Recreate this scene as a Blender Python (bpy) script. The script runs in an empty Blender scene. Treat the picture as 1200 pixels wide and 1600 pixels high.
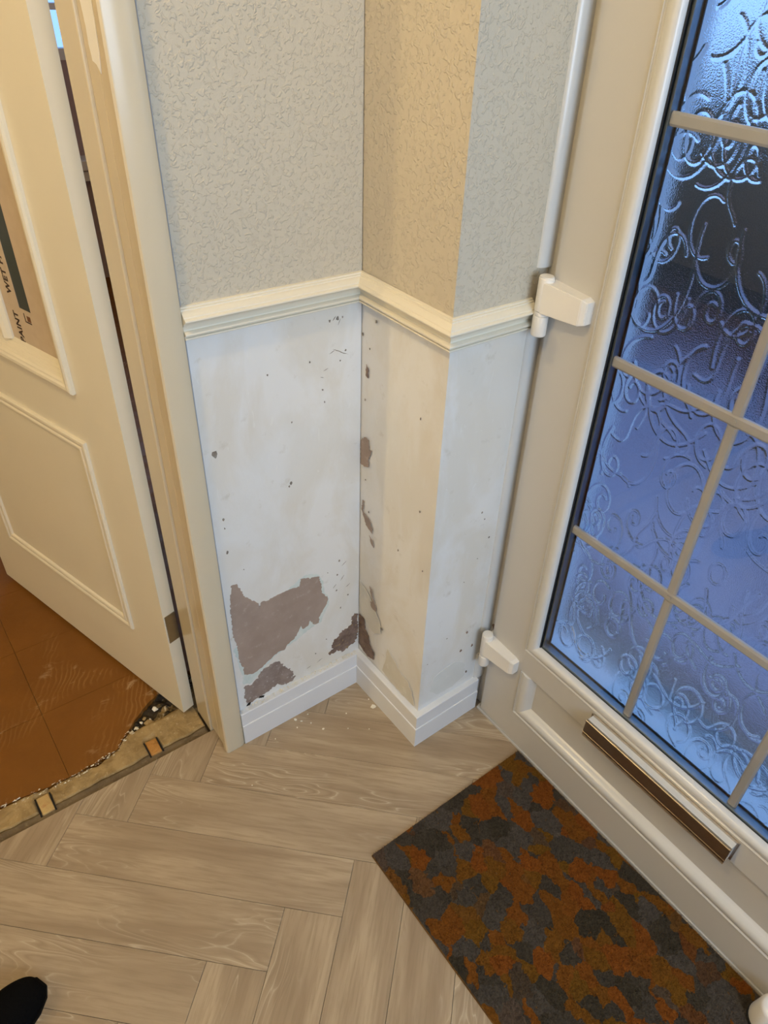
import bpy, bmesh, math, random
import numpy as np
from mathutils import Vector, Matrix
from mathutils import noise as mnoise
C = bpy.context.scene.collection
S = bpy.context.scene
PI = math.pi

# ------------------------------------------------------------------ camera
cd = bpy.data.cameras.new('camera'); cam = bpy.data.objects.new('camera', cd); C.objects.link(cam); S.camera = cam
cd.sensor_fit = 'VERTICAL'; cd.sensor_height = 24; cd.sensor_width = 18
cd.lens = 1127.2354 / 1600 * 24; cd.clip_start = 0.02; cd.clip_end = 300
cd.shift_x = -65.309 / 1600; cd.shift_y = -8.425 / 1600
R0 = (0.7825267751661517, -0.6194567598729559, 0.06265116755306516)
R1 = (-0.3345521326973933, -0.5032072887125107, -0.7967793264726627)
R2 = (0.5250968640695629, 0.6025410751428514, -0.601013757005618)
P0 = (-0.68780174, -1.00043052, 1.46)
cam.matrix_world = Matrix(((R0[0], -R1[0], -R2[0], P0[0]), (R0[1], -R1[1], -R2[1], P0[1]), (R0[2], -R1[2], -R2[2], P0[2]), (0, 0, 0, 1)))

# ------------------------------------------------------------------ light
S.view_settings.view_transform = 'Standard'; S.view_settings.look = 'None'; S.view_settings.gamma = 1.0
S.view_settings.use_curve_mapping = False; S.view_settings.exposure = 0.0
w = bpy.data.worlds.new('sky'); S.world = w; w.use_nodes = True
w.node_tree.nodes['Background'].inputs[0].default_value = (0.27, 0.52, 1.0, 1)
w.node_tree.nodes['Background'].inputs[1].default_value = 1.7

def lamp(name, kind, loc, energy, color, size, rot=(0, 0, 0), size_y=None):
    l = bpy.data.lights.new(name, kind); l.energy = energy; l.color = color
    if kind == 'AREA':
        l.shape = 'RECTANGLE'; l.size = size; l.size_y = size_y or size
    else: l.shadow_soft_size = size
    o = bpy.data.objects.new(name, l); C.objects.link(o); o.location = loc; o.rotation_euler = rot
    return o
lamp('hall_ceiling_light', 'POINT', (-0.95, -0.43, 2.28), 26, (1.0, 0.72, 0.34), 0.05)
lamp('far_room_light', 'POINT', (-2.7, 0.385, 1.75), 38, (1.0, 0.72, 0.32), 0.04)
# cool fill lamp, added at an unseen window behind the camera
lamp('hall_cool_fill', 'AREA', (-0.50, -2.42, 1.45), 27, (0.66, 0.83, 1.0), 1.1, (PI / 2, 0, 0), 0.95)
lamp('far_room_window_daylight', 'AREA', (0.30, 2.98, 1.5), 5, (0.66, 0.83, 1.0), 0.5, (-PI / 2, 0, 0), 0.9)

# ------------------------------------------------------------------ material helpers
def lin(c): return tuple(((x / 255) / 12.92 if x / 255 <= 0.04045 else ((x / 255 + 0.055) / 1.055) ** 2.4) for x in c) + (1,)
class NT:
    def __init__(s, name):
        s.m = bpy.data.materials.new(name); s.m.use_nodes = True; s.t = s.m.node_tree; s.b = s.t.nodes['Principled BSDF']
    def n(s, typ, **kw):
        x = s.t.nodes.new(typ)
        for k, v in kw.items():
            if isinstance(v, bpy.types.NodeSocket): s.t.links.new(v, x.inputs[k.replace('_', ' ')])
            elif k.replace('_', ' ') in x.inputs: x.inputs[k.replace('_', ' ')].default_value = v
            else: setattr(x, k, v)
        return x
    def l(s, a, b): s.t.links.new(a, b)
    def coord(s): return s.n('ShaderNodeTexCoord').outputs['Object']
    def mapping(s, vec, scale=(1, 1, 1), loc=(0, 0, 0), rot=(0, 0, 0)):
        x = s.n('ShaderNodeMapping', Scale=scale, Location=loc, Rotation=rot); s.l(vec, x.inputs[0]); return x.outputs[0]
    def noise(s, vec, scale, detail=3, rough=0.5, dist=0.0):
        x = s.n('ShaderNodeTexNoise', Scale=scale, Detail=detail, Roughness=rough, Distortion=dist); s.l(vec, x.inputs[0]); return x.outputs[0]
    def ramp(s, fac, stops):
        x = s.n('ShaderNodeValToRGB'); s.l(fac, x.inputs[0]); e = x.color_ramp.elements
        while len(e) > 1: e.remove(e[-1])
        e[0].position = stops[0][0]; e[0].color = stops[0][1]
        for p, c in stops[1:]:
            q = e.new(p); q.color = c
        return x.outputs[0]
    def mix(s, fac, a, b, mode='MIX'):
        x = s.n('ShaderNodeMix', data_type='RGBA', blend_type=mode)
        for sock, v in ((x.inputs[0], fac), (x.inputs[6], a), (x.inputs[7], b)):
            if isinstance(v, bpy.types.NodeSocket): s.l(v, sock)
            else: sock.default_value = v
        return x.outputs[2]
    def math(s, op, a, b=0.5):
        x = s.n('ShaderNodeMath', operation=op)
        for sock, v in ((x.inputs[0], a), (x.inputs[1], b)):
            if isinstance(v, bpy.types.NodeSocket): s.l(v, sock)
            else: sock.default_value = v
        return x.outputs[0]
    def bump(s, h, strength=0.5, dist=0.001):
        x = s.n('ShaderNodeBump', Strength=strength, Distance=dist); s.l(h, x.inputs['Height']); s.l(x.outputs[0], s.b.inputs['Normal'])
    def done(s, color=None, rough=0.5, metal=0.0, spec=0.5):
        if color is not None:
            if isinstance(color, bpy.types.NodeSocket): s.l(color, s.b.inputs['Base Color'])
            else: s.b.inputs['Base Color'].default_value = color
        if isinstance(rough, bpy.types.NodeSocket): s.l(rough, s.b.inputs['Roughness'])
        else: s.b.inputs['Roughness'].default_value = rough
        s.b.inputs['Metallic'].default_value = metal; s.b.inputs['Specular IOR Level'].default_value = spec
        return s.m
def G(v): return (v, v, v, 1)
def RGB(r, g, b): return (r, g, b, 1)

def m_paint(name, col, rough=0.35, dirt=0.06, bump=0.15):
    s = NT(name); v = s.coord(); n1 = s.noise(v, 9, 4); n2 = s.noise(v, 140, 2)
    c = s.mix(s.math('MULTIPLY', n1, dirt * 2), col, RGB(col[0] * .72, col[1] * .68, col[2] * .58))
    s.bump(s.math('ADD', n1, s.math('MULTIPLY', n2, 0.12)), bump, 0.0008)
    return s.done(c, rough)
M = {}
M['gloss'] = m_paint('cream gloss paint', RGB(.66, .585, .44), 0.22, .08, .4)
M['leaf_paint'] = m_paint('cream satin door paint', RGB(.78, .73, .60), 0.42, .08, .25)
M['skirt'] = m_paint('white skirting paint', RGB(.78, .80, .84), 0.38, .10, .3)
M['rail'] = m_paint('white dado paint', RGB(.80, .755, .64), 0.4, .06, .2)
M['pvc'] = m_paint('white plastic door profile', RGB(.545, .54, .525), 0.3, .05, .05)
M['pvc_bead'] = m_paint('white plastic bead', RGB(.64, .65, .65), 0.22, .02, .02)
M['pvc_hinge'] = m_paint('white plastic hinge cover', RGB(.80, .78, .74), 0.35, .05, .1)
M['ceiling'] = m_paint('white ceiling paint', RGB(.78, .76, .72), 0.9)
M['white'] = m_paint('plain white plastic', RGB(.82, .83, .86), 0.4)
M['streak_white'] = m_paint('bright white streak', RGB(.93, .94, .96), 0.25, .01)
M['contact_shade'] = m_paint('blue grey contact shade', RGB(.36, .41, .53), 0.7)  # contact shade beside the architrave, put in as a colour

def m_paper():
    s = NT('raised wallpaper'); v = s.coord()
    a = s.noise(v, 135, 2, .5, .8); b = s.noise(v, 170, 2, .5, .6)
    ridge = s.ramp(a, [(0.52, G(0)), (0.64, G(1)), (1.0, G(1))])
    s.bump(s.math('ADD', s.math('MULTIPLY', ridge, 1.0), s.math('MULTIPLY', b, .5)), .6, .0018)
    n = s.noise(v, 5, 3)
    return s.done(s.mix(n, RGB(.57, .515, .415), RGB(.61, .555, .45)), .7, spec=.3)
M['paper'] = m_paper()
def m_plaster():
    s = NT('stripped plaster wall'); v = s.coord()
    n1 = s.noise(s.mapping(v, (1.6, 1.6, .8)), 5, 5, .6, .4); n2 = s.noise(v, 26, 4, .65); n3 = s.noise(v, 3.1, 2)
    c = s.mix(s.ramp(n1, [(.42, G(0)), (.58, G(1))]), RGB(.74, .715, .66), RGB(.80, .80, .79))
    c = s.mix(s.math('MULTIPLY', s.ramp(n3, [(.45, G(0)), (.60, G(1))]), .5), c, RGB(.77, .79, .80))
    c = s.mix(s.ramp(n2, [(.62, G(0)), (.80, G(.55))]), c, RGB(.50, .46, .38))
    sc = s.noise(s.mapping(v, (30, 30, 8), rot=(.5, .4, .7)), 3, 2, .5, 1.5)
    c = s.mix(s.ramp(sc, [(.70, G(0)), (.74, G(.35))]), c, RGB(.86, .86, .83))
    s.bump(s.math('ADD', n1, s.math('MULTIPLY', n2, .3)), .5, .0025)
    return s.done(c, .42, spec=.4)
M['plaster'] = m_plaster()
def m_patch(name, a, b, c2, scale=40, speck=.0):
    s = NT(name); v = s.coord(); n1 = s.noise(v, scale, 5, .6); n2 = s.noise(v, scale * 4, 3, .7)
    c = s.mix(s.ramp(n1, [(.38, G(0)), (.62, G(1))]), a, b)
    c = s.mix(s.ramp(n2, [(.60 - speck, G(0)), (.68 - speck, G(1))]), c, c2)
    s.bump(n2, .4, .001)
    return s.done(c, .8, spec=.2)
M['bare'] = m_patch('bare pink-brown plaster', RGB(.335, .265, .225), RGB(.39, .31, .265), RGB(.42, .345, .30), 14)
M['halo'] = m_patch('pale green old paint', RGB(.60, .68, .66), RGB(.70, .75, .73), RGB(.72, .75, .72), 30)
M['stain'] = m_patch('grey beige damp stain', RGB(.62, .59, .51), RGB(.69, .665, .60), RGB(.72, .70, .64), 9)
M['stain_cool'] = m_patch('faint grey stain', RGB(.70, .71, .69), RGB(.75, .76, .74), RGB(.77, .77, .75), 9)
M['mould'] = m_patch('mouldy grey plaster', RGB(.24, .19, .17), RGB(.33, .27, .245), RGB(.48, .46, .44), 26, .0)
M['mould_dark'] = m_patch('dark rust mould', RGB(.15, .10, .08), RGB(.27, .20, .17), RGB(.36, .25, .11), 34, .02)
M['black'] = m_patch('black mould', RGB(.012, .01, .01), RGB(.03, .025, .02), RGB(.05, .04, .03), 60)
M['mark'] = m_patch('brown grey mark', RGB(.20, .17, .14), RGB(.32, .29, .25), RGB(.25, .2, .15), 60)
M['flake'] = m_patch('paint flake', RGB(.82, .78, .66), RGB(.75, .70, .58), RGB(.8, .8, .75), 60)

def m_wood():
    s = NT('limed oak plank'); v = s.coord()
    oi = s.n('ShaderNodeObjectInfo').outputs['Random']
    off = s.n('ShaderNodeCombineXYZ'); s.l(s.math('MULTIPLY', oi, 37.0), off.inputs[0]); s.l(s.math('MULTIPLY', oi, 91.0), off.inputs[1])
    va = s.n('ShaderNodeVectorMath', operation='ADD'); s.l(v, va.inputs[0]); s.l(off.outputs[0], va.inputs[1]); v = va.outputs[0]
    broad = s.noise(s.mapping(v, (1.3, 9, 1)), 2.2, 3, .5, .5)
    grain = s.noise(s.mapping(v, (4, 55, 1)), 3.0, 5, .6, .2)
    # cathedral figure: contour lines of a stretched noise field
    fld = s.noise(s.mapping(v, (1.5, 9.5, 1)), 2.0, 2, .45, .25)
    fr = s.math('FRACT', s.math('MULTIPLY', s.math('ADD', fld, s.math('MULTIPLY', grain, .018)), 17.0))
    line = s.ramp(fr, [(0.0, G(0)), (.34, G(.15)), (.44, G(1)), (.50, G(.1)), (1.0, G(0))])
    msk = s.ramp(s.noise(s.mapping(v, (1.2, 6, 1), (3, 1, 0)), 1.7, 2), [(.50, G(0)), (.60, G(1))])
    c = s.mix(s.ramp(broad, [(.36, G(0)), (.64, G(1))]), RGB(.30, .225, .150), RGB(.45, .36, .25))
    c = s.mix(s.ramp(grain, [(.46, G(0)), (.66, G(.55))]), c, RGB(.25, .19, .12))
    c = s.mix(s.math('MULTIPLY', s.math('MULTIPLY', line, msk), .55), c, RGB(.64, .56, .43))
    dk = s.ramp(fr, [(0.5, G(0)), (.75, G(1)), (1.0, G(0))])
    c = s.mix(s.math('MULTIPLY', s.math('MULTIPLY', dk, msk), .6), c, RGB(.25, .185, .12))
    c = s.mix(s.math('MULTIPLY', oi, .25), c, RGB(.33, .275, .20))
    s.bump(s.math('ADD', grain, s.math('MULTIPLY', line, .3)), .25, .0006)
    return s.done(c, s.ramp(grain, [(.3, G(.38)), (.7, G(.52))]), spec=.4)
M['wood'] = m_wood()

def m_tile():
    s = NT('brown floor tile with old adhesive'); v = s.n('ShaderNodeNewGeometry').outputs['Position']
    n1 = s.noise(v, 6, 4, .6, .6); n2 = s.noise(v, 30, 4, .7)
    wv = s.n('ShaderNodeTexWave', wave_type='BANDS', Scale=26.0, Distortion=14.0, Detail=3.0, Detail_Scale=0.35); s.l(s.mapping(v, (1, 1, 1), rot=(0, 0, .5)), wv.inputs[0])
    mk = s.ramp(s.noise(v, 4.2, 3, .6, .8), [(.52, G(0)), (.64, G(1))])
    c = s.mix(n1, RGB(.150, .056, .006), RGB(.225, .090, .012))
    c = s.mix(s.math('MULTIPLY', s.math('MULTIPLY', s.ramp(wv.outputs[0], [(.6, G(0)), (.9, G(1))]), mk), .35), c, RGB(.36, .20, .07))
    n4 = s.noise(s.mapping(v, (1, 2.2, 1), rot=(0, 0, .6)), 16, 5, .75, .5)
    c = s.mix(s.math('MULTIPLY', s.ramp(n4, [(.58, G(0)), (.66, G(.7))]), mk), c, RGB(.45, .32, .18))
    c = s.mix(s.ramp(n2, [(.68, G(0)), (.80, G(.5))]), c, RGB(.10, .04, .008))
    s.bump(s.math('ADD', s.math('MULTIPLY', s.math('MULTIPLY', wv.outputs[0], mk), .5), n2), .4, .0018)
    return s.done(c, s.ramp(n2, [(.3, G(.35)), (.7, G(.6))]), spec=.4)
M['tile'] = m_tile()
def m_screed(name, a, b, c3, t=.56):
    s = NT(name); v = s.n('ShaderNodeNewGeometry').outputs['Position']
    n1 = s.noise(v, 22, 5, .65, .5); n2 = s.noise(v, 90, 4, .7)
    c = s.mix(s.ramp(n1, [(.38, G(0)), (.60, G(1))]), a, b)
    c = s.mix(s.ramp(n2, [(t, G(0)), (t + .12, G(.8))]), c, c3)
    s.bump(s.math('ADD', n1, n2), .6, .003)
    return s.done(c, .75, spec=.25)
M['screed'] = m_screed('yellow-brown screed', RGB(.26, .18, .080), RGB(.40, .29, .14), RGB(.58, .48, .30), .60)
M['adhesive'] = m_screed('grey brown adhesive band', RGB(.13, .10, .065), RGB(.18, .14, .09), RGB(.24, .19, .12))
M['rubble'] = m_screed('broken floor rubble', RGB(.015, .012, .008), RGB(.30, .21, .09), RGB(.62, .56, .42), .54)
M['rubble_dark'] = m_screed('black broken bitumen', RGB(.012, .010, .007), RGB(.05, .036, .02), RGB(.40, .33, .22), .64)
M['orange_block'] = m_screed('orange brown wood block', RGB(.42, .20, .05), RGB(.52, .28, .09), RGB(.20, .09, .02))
M['pale_block'] = m_screed('pale block', RGB(.48, .33, .14), RGB(.55, .40, .18), RGB(.45, .25, .10))
M['subfloor'] = m_screed('dark subfloor', RGB(.05, .035, .02), RGB(.08, .055, .03), RGB(.10, .07, .04))
M['gap'] = NT('dark gap').done(RGB(.01, .008, .006), .9)
M['far_wall'] = m_paint('mauve far wall', RGB(.42, .33, .36), .8)

def mat_pattern(s, v):
    d = s.n('ShaderNodeTexNoise', Scale=60.0, Detail=5.0); s.l(v, d.inputs[0])
    sub = s.n('ShaderNodeVectorMath', operation='MULTIPLY_ADD'); s.l(d.outputs[1], sub.inputs[0]); sub.inputs[1].default_value = (.030, .030, 0); s.l(v, sub.inputs[2])
    vo = s.n('ShaderNodeTexVoronoi', Scale=27.0, Randomness=.9); s.l(s.mapping(sub.outputs[0], (1.15, .85, 0), rot=(0, 0, .35)), vo.inputs['Vector'])
    sp = s.n('ShaderNodeSeparateColor'); s.l(vo.outputs['Color'], sp.inputs[0])
    br = s.mix(sp.outputs[1], RGB(.235, .080, .014), RGB(.190, .092, .014))
    br = s.mix(s.ramp(sp.outputs[2], [(.70, G(0)), (.72, G(1))]), br, RGB(.25, .080, .014))
    gr = s.mix(sp.outputs[2], RGB(.105, .090, .078), RGB(.062, .052, .036))
    c = s.mix(s.ramp(sp.outputs[0], [(.42, G(0)), (.54, G(1))]), br, gr)
    f = s.noise(v, 260, 3, .7)
    return s.mix(s.ramp(f, [(.30, G(0)), (.75, G(1))]), s.mix(.45, c, G(0.0)), s.mix(.85, c, c)), f
def m_mat():
    s = NT('brown and grey mat pile'); c, f = mat_pattern(s, s.coord()); s.bump(f, .8, .004)
    m = s.done(c, .95, spec=.1); return m
M['mat'] = m_mat()
M['mat_edge'] = m_patch('mat backing edge', RGB(.16, .08, .02), RGB(.10, .05, .015), RGB(.05, .03, .01), 60)

def m_metal(name, col, rough, scr=True):
    s = NT(name); v = s.coord(); n = s.noise(v, 60, 4, .6)
    s.bump(n, .12, .0006); return s.done(s.mix(n, col, RGB(col[0] * .8, col[1] * .78, col[2] * .74)), rough, 1.0)
M['alu'] = m_metal('satin aluminium letter flap', RGB(.62, .58, .54), .30)
M['spacer'] = m_metal('dull metal spacer bar', RGB(.20, .27, .33), .38)
M['steel'] = m_metal('tarnished steel hinge', RGB(.38, .34, .27), .45)
M['screw'] = m_metal('bright screw', RGB(.8, .78, .72), .3)
M['rubber'] = NT('black rubber gasket').done(RGB(.008, .010, .014), .45)
def m_glass(name, rough=0.0, tint=(1, 1, 1, 1), bump=False):
    s = NT(name); g = s.n('ShaderNodeBsdfGlass', Roughness=rough, IOR=1.48, Color=tint)
    if bump:
        v = s.coord(); a = s.noise(v, 520, 2, .5)
        b = s.n('ShaderNodeBump', Strength=.36, Distance=.0010); s.l(a, b.inputs['Height']); s.l(b.outputs[0], g.inputs['Normal'])
    s.l(g.outputs[0], s.t.nodes['Material Output'].inputs[0]); return s.m
M['glass'] = m_glass('clear glass')
M['glass_tex'] = m_glass('patterned obscure glass', 0.025, (.93, .97, 1, 1), True)
M['glass_dark'] = NT('dark grey door glass').done(RGB(.065, .085, .085), .12)
def m_tape(name, a):
    s = NT(name); n = s.noise(s.coord(), 60, 3); s.bump(n, .4, .0005); return s.done(s.mix(n, a, RGB(a[0] * .85, a[1] * .82, a[2] * .76)), .6)
M['tape'] = m_tape('buff masking tape', RGB(.60, .50, .39))
M['ink'] = NT('brown black ink').done(RGB(.035, .018, .010), .6)
M['ink_brown'] = NT('brown ink').done(RGB(.16, .07, .03), .6)
s = NT('black suede'); v = s.coord(); n = s.noise(v, 300, 3, .7); s.bump(n, .6, .002)
M['shoe'] = s.done(s.mix(n, RGB(.002, .002, .002), RGB(.006, .006, .007)), .95, spec=.05)
M['sole'] = NT('black rubber sole').done(RGB(.003, .003, .003), .7, spec=.1)
def m_paving():
    s = NT('grey paving'); v = s.coord(); n1 = s.noise(v, 7, 5, .65); n2 = s.noise(v, 1.3, 2)
    br = s.n('ShaderNodeTexBrick', Scale=4.2, Mortar_Size=.035, Color1=RGB(.20, .18, .25), Color2=RGB(.66, .60, .74), Mortar=RGB(.07, .07, .09)); s.l(v, br.inputs['Vector'])
    c = s.mix(s.ramp(n1, [(.40, G(0)), (.62, G(.8))]), br.outputs[0], RGB(.12, .11, .16))
    return s.done(s.mix(s.ramp(n2, [(.4, G(0)), (.6, G(.4))]), c, RGB(.62, .58, .70)), .8)
M['paving'] = m_paving()
M['hedge'] = m_patch('dark hedge', RGB(.018, .030, .028), RGB(.05, .08, .07), RGB(.08, .12, .11), 9)
M['render'] = m_patch('pale render', RGB(.55, .55, .56), RGB(.62, .62, .62), RGB(.6, .6, .6), 2)
M['brick_red'] = m_patch('dark red wall', RGB(.10, .06, .07), RGB(.14, .08, .08), RGB(.08, .06, .07), 12)

# ------------------------------------------------------------------ mesh helpers
def link(name, me, parent=None, loc=None):
    o = bpy.data.objects.new(name, me); C.objects.link(o)
    if loc is not None: o.location = loc
    if parent: o.parent = parent
    return o
def obj(name, bm, mat, parent=None, smooth=False, angle=None):
    me = bpy.data.meshes.new(name); bm.normal_update(); bm.to_mesh(me); bm.free()
    for m in (mat if isinstance(mat, (list, tuple)) else [mat]): me.materials.append(m)
    if smooth: me.polygons.foreach_set('use_smooth', [True] * len(me.polygons))
    if angle:
        me.polygons.foreach_set('use_smooth', [True] * len(me.polygons)); me.set_sharp_from_angle(angle=angle)
    return link(name, me, parent)
def struct(o): o['kind'] = 'structure'; return o
def stuff(o): o['kind'] = 'stuff'; return o
def tag(o, label, cat, group=None):
    o['label'] = label; o['category'] = cat
    if group: o['group'] = group
    return o
def empty(name, loc=(0, 0, 0), rz=0, parent=None):
    o = bpy.data.objects.new(name, None); C.objects.link(o); o.location = loc; o.rotation_euler = (0, 0, rz); o.empty_display_size = .05
    if parent: o.parent = parent
    return o
def BM(): return bmesh.new()
def box(bm, x0, x1, y0, y1, z0, z1, bev=0.0, seg=2, mi=0):
    b = bmesh.new() if bev else bm
    vs = [b.verts.new((x, y, z)) for x in (x0, x1) for y in (y0, y1) for z in (z0, z1)]
    F = [(0, 1, 3, 2), (4, 6, 7, 5), (0, 4, 5, 1), (2, 3, 7, 6), (0, 2, 6, 4), (1, 5, 7, 3)]
    fs = [b.faces.new([vs[i] for i in f]) for f in F]
    for f in fs: f.material_index = mi
    if bev:
        bmesh.ops.bevel(b, geom=list(b.edges), offset=bev, segments=seg, affect='EDGES', profile=.5)
        for f in b.faces: f.material_index = mi
        me = bpy.data.meshes.new('t'); b.to_mesh(me); b.free(); bm.from_mesh(me); bpy.data.meshes.remove(me)
    return bm
def cyl(bm, c, r, h, axis='z', seg=24, r2=None, bev=0.0):
    b = bmesh.new()
    bmesh.ops.create_cone(b, cap_ends=True, segments=seg, radius1=r, radius2=r if r2 is None else r2, depth=h)
    if bev: bmesh.ops.bevel(b, geom=[e for e in b.edges if abs(e.verts[0].co.z - e.verts[1].co.z) < 1e-6], offset=bev, segments=3, affect='EDGES', profile=.5)
    if axis == 'x': bmesh.ops.rotate(b, verts=b.verts, matrix=Matrix.Rotation(PI / 2, 3, 'Y'))
    if axis == 'y': bmesh.ops.rotate(b, verts=b.verts, matrix=Matrix.Rotation(PI / 2, 3, 'X'))
    bmesh.ops.translate(b, verts=b.verts, vec=c)
    me = bpy.data.meshes.new('t'); b.to_mesh(me); b.free(); bm.from_mesh(me); bpy.data.meshes.remove(me)
    return bm
def prism(bm, rings, close=True, cap=True):
    """rings: lists of equal length 3D points, skinned in order"""
    R = [[bm.verts.new(p) for p in r] for r in rings]; n = len(R[0])
    for a, b in zip(R, R[1:]):
        for i in range(n if close else n - 1):
            j = (i + 1) % n; bm.faces.new((a[i], a[j], b[j], b[i]))
    if cap: bm.faces.new(R[0][::-1]); bm.faces.new(R[-1])
    return bm
def sweep_plan(prof, a, b, out_a, out_b):
    """profile (offset, z) swept from plan point a to b; out_*: plan vector per unit of offset at each end (mitre)"""
    bm = BM()
    prism(bm, [[(p[0] + o * v[0], p[1] + o * v[1], z) for o, z in prof] for p, v in ((a, out_a), (b, out_b))])
    bmesh.ops.recalc_face_normals(bm, faces=bm.faces); return bm
def ring_yz(prof, y0, y1, z0, z1, segs=None):
    """moulding round a rectangular opening in an x = const plane. prof: (d inward, x). opening outer edge y0>y1, z0<z1"""
    out = []
    for k in range(4):
        bm = BM()
        cs = [(y0, z0, -1, 1), (y1, z0, 1, 1), (y1, z1, 1, -1), (y0, z1, -1, -1)]
        A = cs[k]; B = cs[(k + 1) % 4]
        prism(bm, [[(x, q[0] + d * q[2], q[1] + d * q[3]) for d, x in prof] for q in (A, B)])
        bmesh.ops.recalc_face_normals(bm, faces=bm.faces); out.append(bm)
    return out
def merge(bms):
    m = BM()
    for b in bms:
        me = bpy.data.meshes.new('t'); b.to_mesh(me); b.free(); m.from_mesh(me); bpy.data.meshes.remove(me)
    return m
def jag(pts, amp, step, seed=0):
    r = random.Random(seed); out = []
    for i in range(len(pts)):
        a = Vector(pts[i]); b = Vector(pts[(i + 1) % len(pts)]); L = (b - a).length; n = max(1, int(L / step))
        for k in range(n):
            p = a.lerp(b, k / n); d = (b - a).normalized() if L > 0 else Vector((1, 0)); nn = Vector((-d.y, d.x))
            out.append(tuple(p + nn * r.uniform(-amp, amp)))
    return out
def patch(name, pts, plane, val, th, mat, parent, label=None, amp=.0012, step=.004, seed=1, lim=None):
    """irregular flat patch of wall surface; plane 'y' faces -y at y=val, plane 'x' faces -x at x=val"""
    P = jag(pts, amp, step, seed)
    if lim: P = [(min(max(a, lim[0]), lim[1]), max(b, lim[2])) for a, b in P]
    bm = BM(); f3 = (lambda a, b, o: (a, val - o, b)) if plane == 'y' else (lambda a, b, o: (val - o, a, b))
    vs = [bm.verts.new(f3(a, b, th)) for a, b in P]; es = [bm.edges.new((vs[i], vs[(i + 1) % len(vs)])) for i in range(len(vs))]
    bmesh.ops.triangle_fill(bm, use_beauty=True, edges=es)
    # thin rim back to the wall
    low = [bm.verts.new(f3(a, b, -.0003)) for a, b in P]
    for i in range(len(vs)):
        j = (i + 1) % len(vs); bm.faces.new((vs[i], vs[j], low[j], low[i]))
    want = Vector((0, -1, 0)) if plane == 'y' else Vector((-1, 0, 0)); bm.normal_update()
    for f in bm.faces:
        if abs(f.normal.dot(want)) > .9 and f.normal.dot(want) < 0: f.normal_flip()
    o = obj(name, bm, mat, parent)
    if label: o['label'] = label
    return o
def clip(poly, nx, ny, c):
    """keep nx*x+ny*y <= c"""
    out = []
    for i in range(len(poly)):
        a = poly[i]; b = poly[(i + 1) % len(poly)]; da = nx * a[0] + ny * a[1] - c; db = nx * b[0] + ny * b[1] - c
        if da <= 0: out.append(a)
        if (da < 0 < db) or (db < 0 < da):
            t = da / (da - db); out.append((a[0] + (b[0] - a[0]) * t, a[1] + (b[1] - a[1]) * t))
    return out

# ------------------------------------------------------------------ setting: dimensions
XL = -3.3          # far left wall of hall and room
YS = -2.5          # wall behind the camera
XF = .20           # face of the front door frame
HC = 2.42
AX = -.323         # right edge of doorway architrave
# floor
bm = BM(); box(bm, XL, .75, YS, 3.05, -.16, -.030); floor = struct(obj('floor', bm, M['subfloor']))
floor['label'] = 'hall floor of greige oak effect herringbone planks, bare brown tiles beyond the doorway'
# herringbone planks ------------------------------------------------
W, L, U0, V0, SK = .1118, .5925, -.466, .091, .017
q2 = math.sqrt(.5)
def uv2xy(u, v):
    # inverse of u' = u + SK v ; v' = v - SK u
    d = 1 + SK * SK; uu = (u - SK * v) / d; vv = (v + SK * u) / d
    return ((uu + vv) * q2, (uu - vv) * q2)
ang_v = math.atan2(uv2xy(0, 1)[1] - uv2xy(0, 0)[1], uv2xy(0, 1)[0] - uv2xy(0, 0)[0])
GAP = .00035
def plank(u0, u1, v0, v1, along_v):
    P = [uv2xy(u0 + GAP, v0 + GAP), uv2xy(u0 + GAP, v1 - GAP), uv2xy(u1 - GAP, v1 - GAP), uv2xy(u1 - GAP, v0 + GAP)]
    P = clip(P, 1, 0, .1995); P = clip(P, 0, 1, .061) if P else P
    P = clip(P, 0, -1, 2.45) if P else P; P = clip(P, -1, 0, 3.2) if P else P
    if len(P) < 3: return
    cx = sum(p[0] for p in P) / len(P); cy = sum(p[1] for p in P) / len(P)
    ar = abs(sum(P[i][0] * P[(i + 1) % len(P)][1] - P[(i + 1) % len(P)][0] * P[i][1] for i in range(len(P)))) / 2
    if ar < .0006: return
    c = uv2xy((u0 + u1) / 2, (v0 + v1) / 2); a = ang_v if along_v else ang_v + PI / 2
    ca, sa = math.cos(-a), math.sin(-a)
    Q = [((p[0] - c[0]) * ca - (p[1] - c[1]) * sa, (p[0] - c[0]) * sa + (p[1] - c[1]) * ca) for p in P]
    if sum(Q[i][0] * Q[(i + 1) % len(Q)][1] - Q[(i + 1) % len(Q)][0] * Q[i][1] for i in range(len(Q))) < 0: Q = Q[::-1]
    mx = sum(p[0] for p in Q) / len(Q); my = sum(p[1] for p in Q) / len(Q)
    ins = lambda p: (p[0] + (mx - p[0]) / max(1e-4, math.hypot(mx - p[0], my - p[1])) * .0006, p[1] + (my - p[1]) / max(1e-4, math.hypot(mx - p[0], my - p[1])) * .0006)
    b = BM(); prism(b, [[(p[0], p[1], -.0298) for p in Q], [(p[0], p[1], -.0003) for p in Q], [(*ins(p), 0) for p in Q]])
    o = obj('plank', b, M['wood'], floor); o.location = (c[0], c[1], 0); o.rotation_euler = (0, 0, a)
for z in range(-6, 7):
    for n in range(-40, 60):
        su, sv = z * L - n * W, -z * L - n * W
        plank(U0 - W + su, U0 + su, V0 - L + sv, V0 + sv, True)
        plank(U0 - W - L + su, U0 - W + su, V0 - W + sv, V0 + sv, False)
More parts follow.
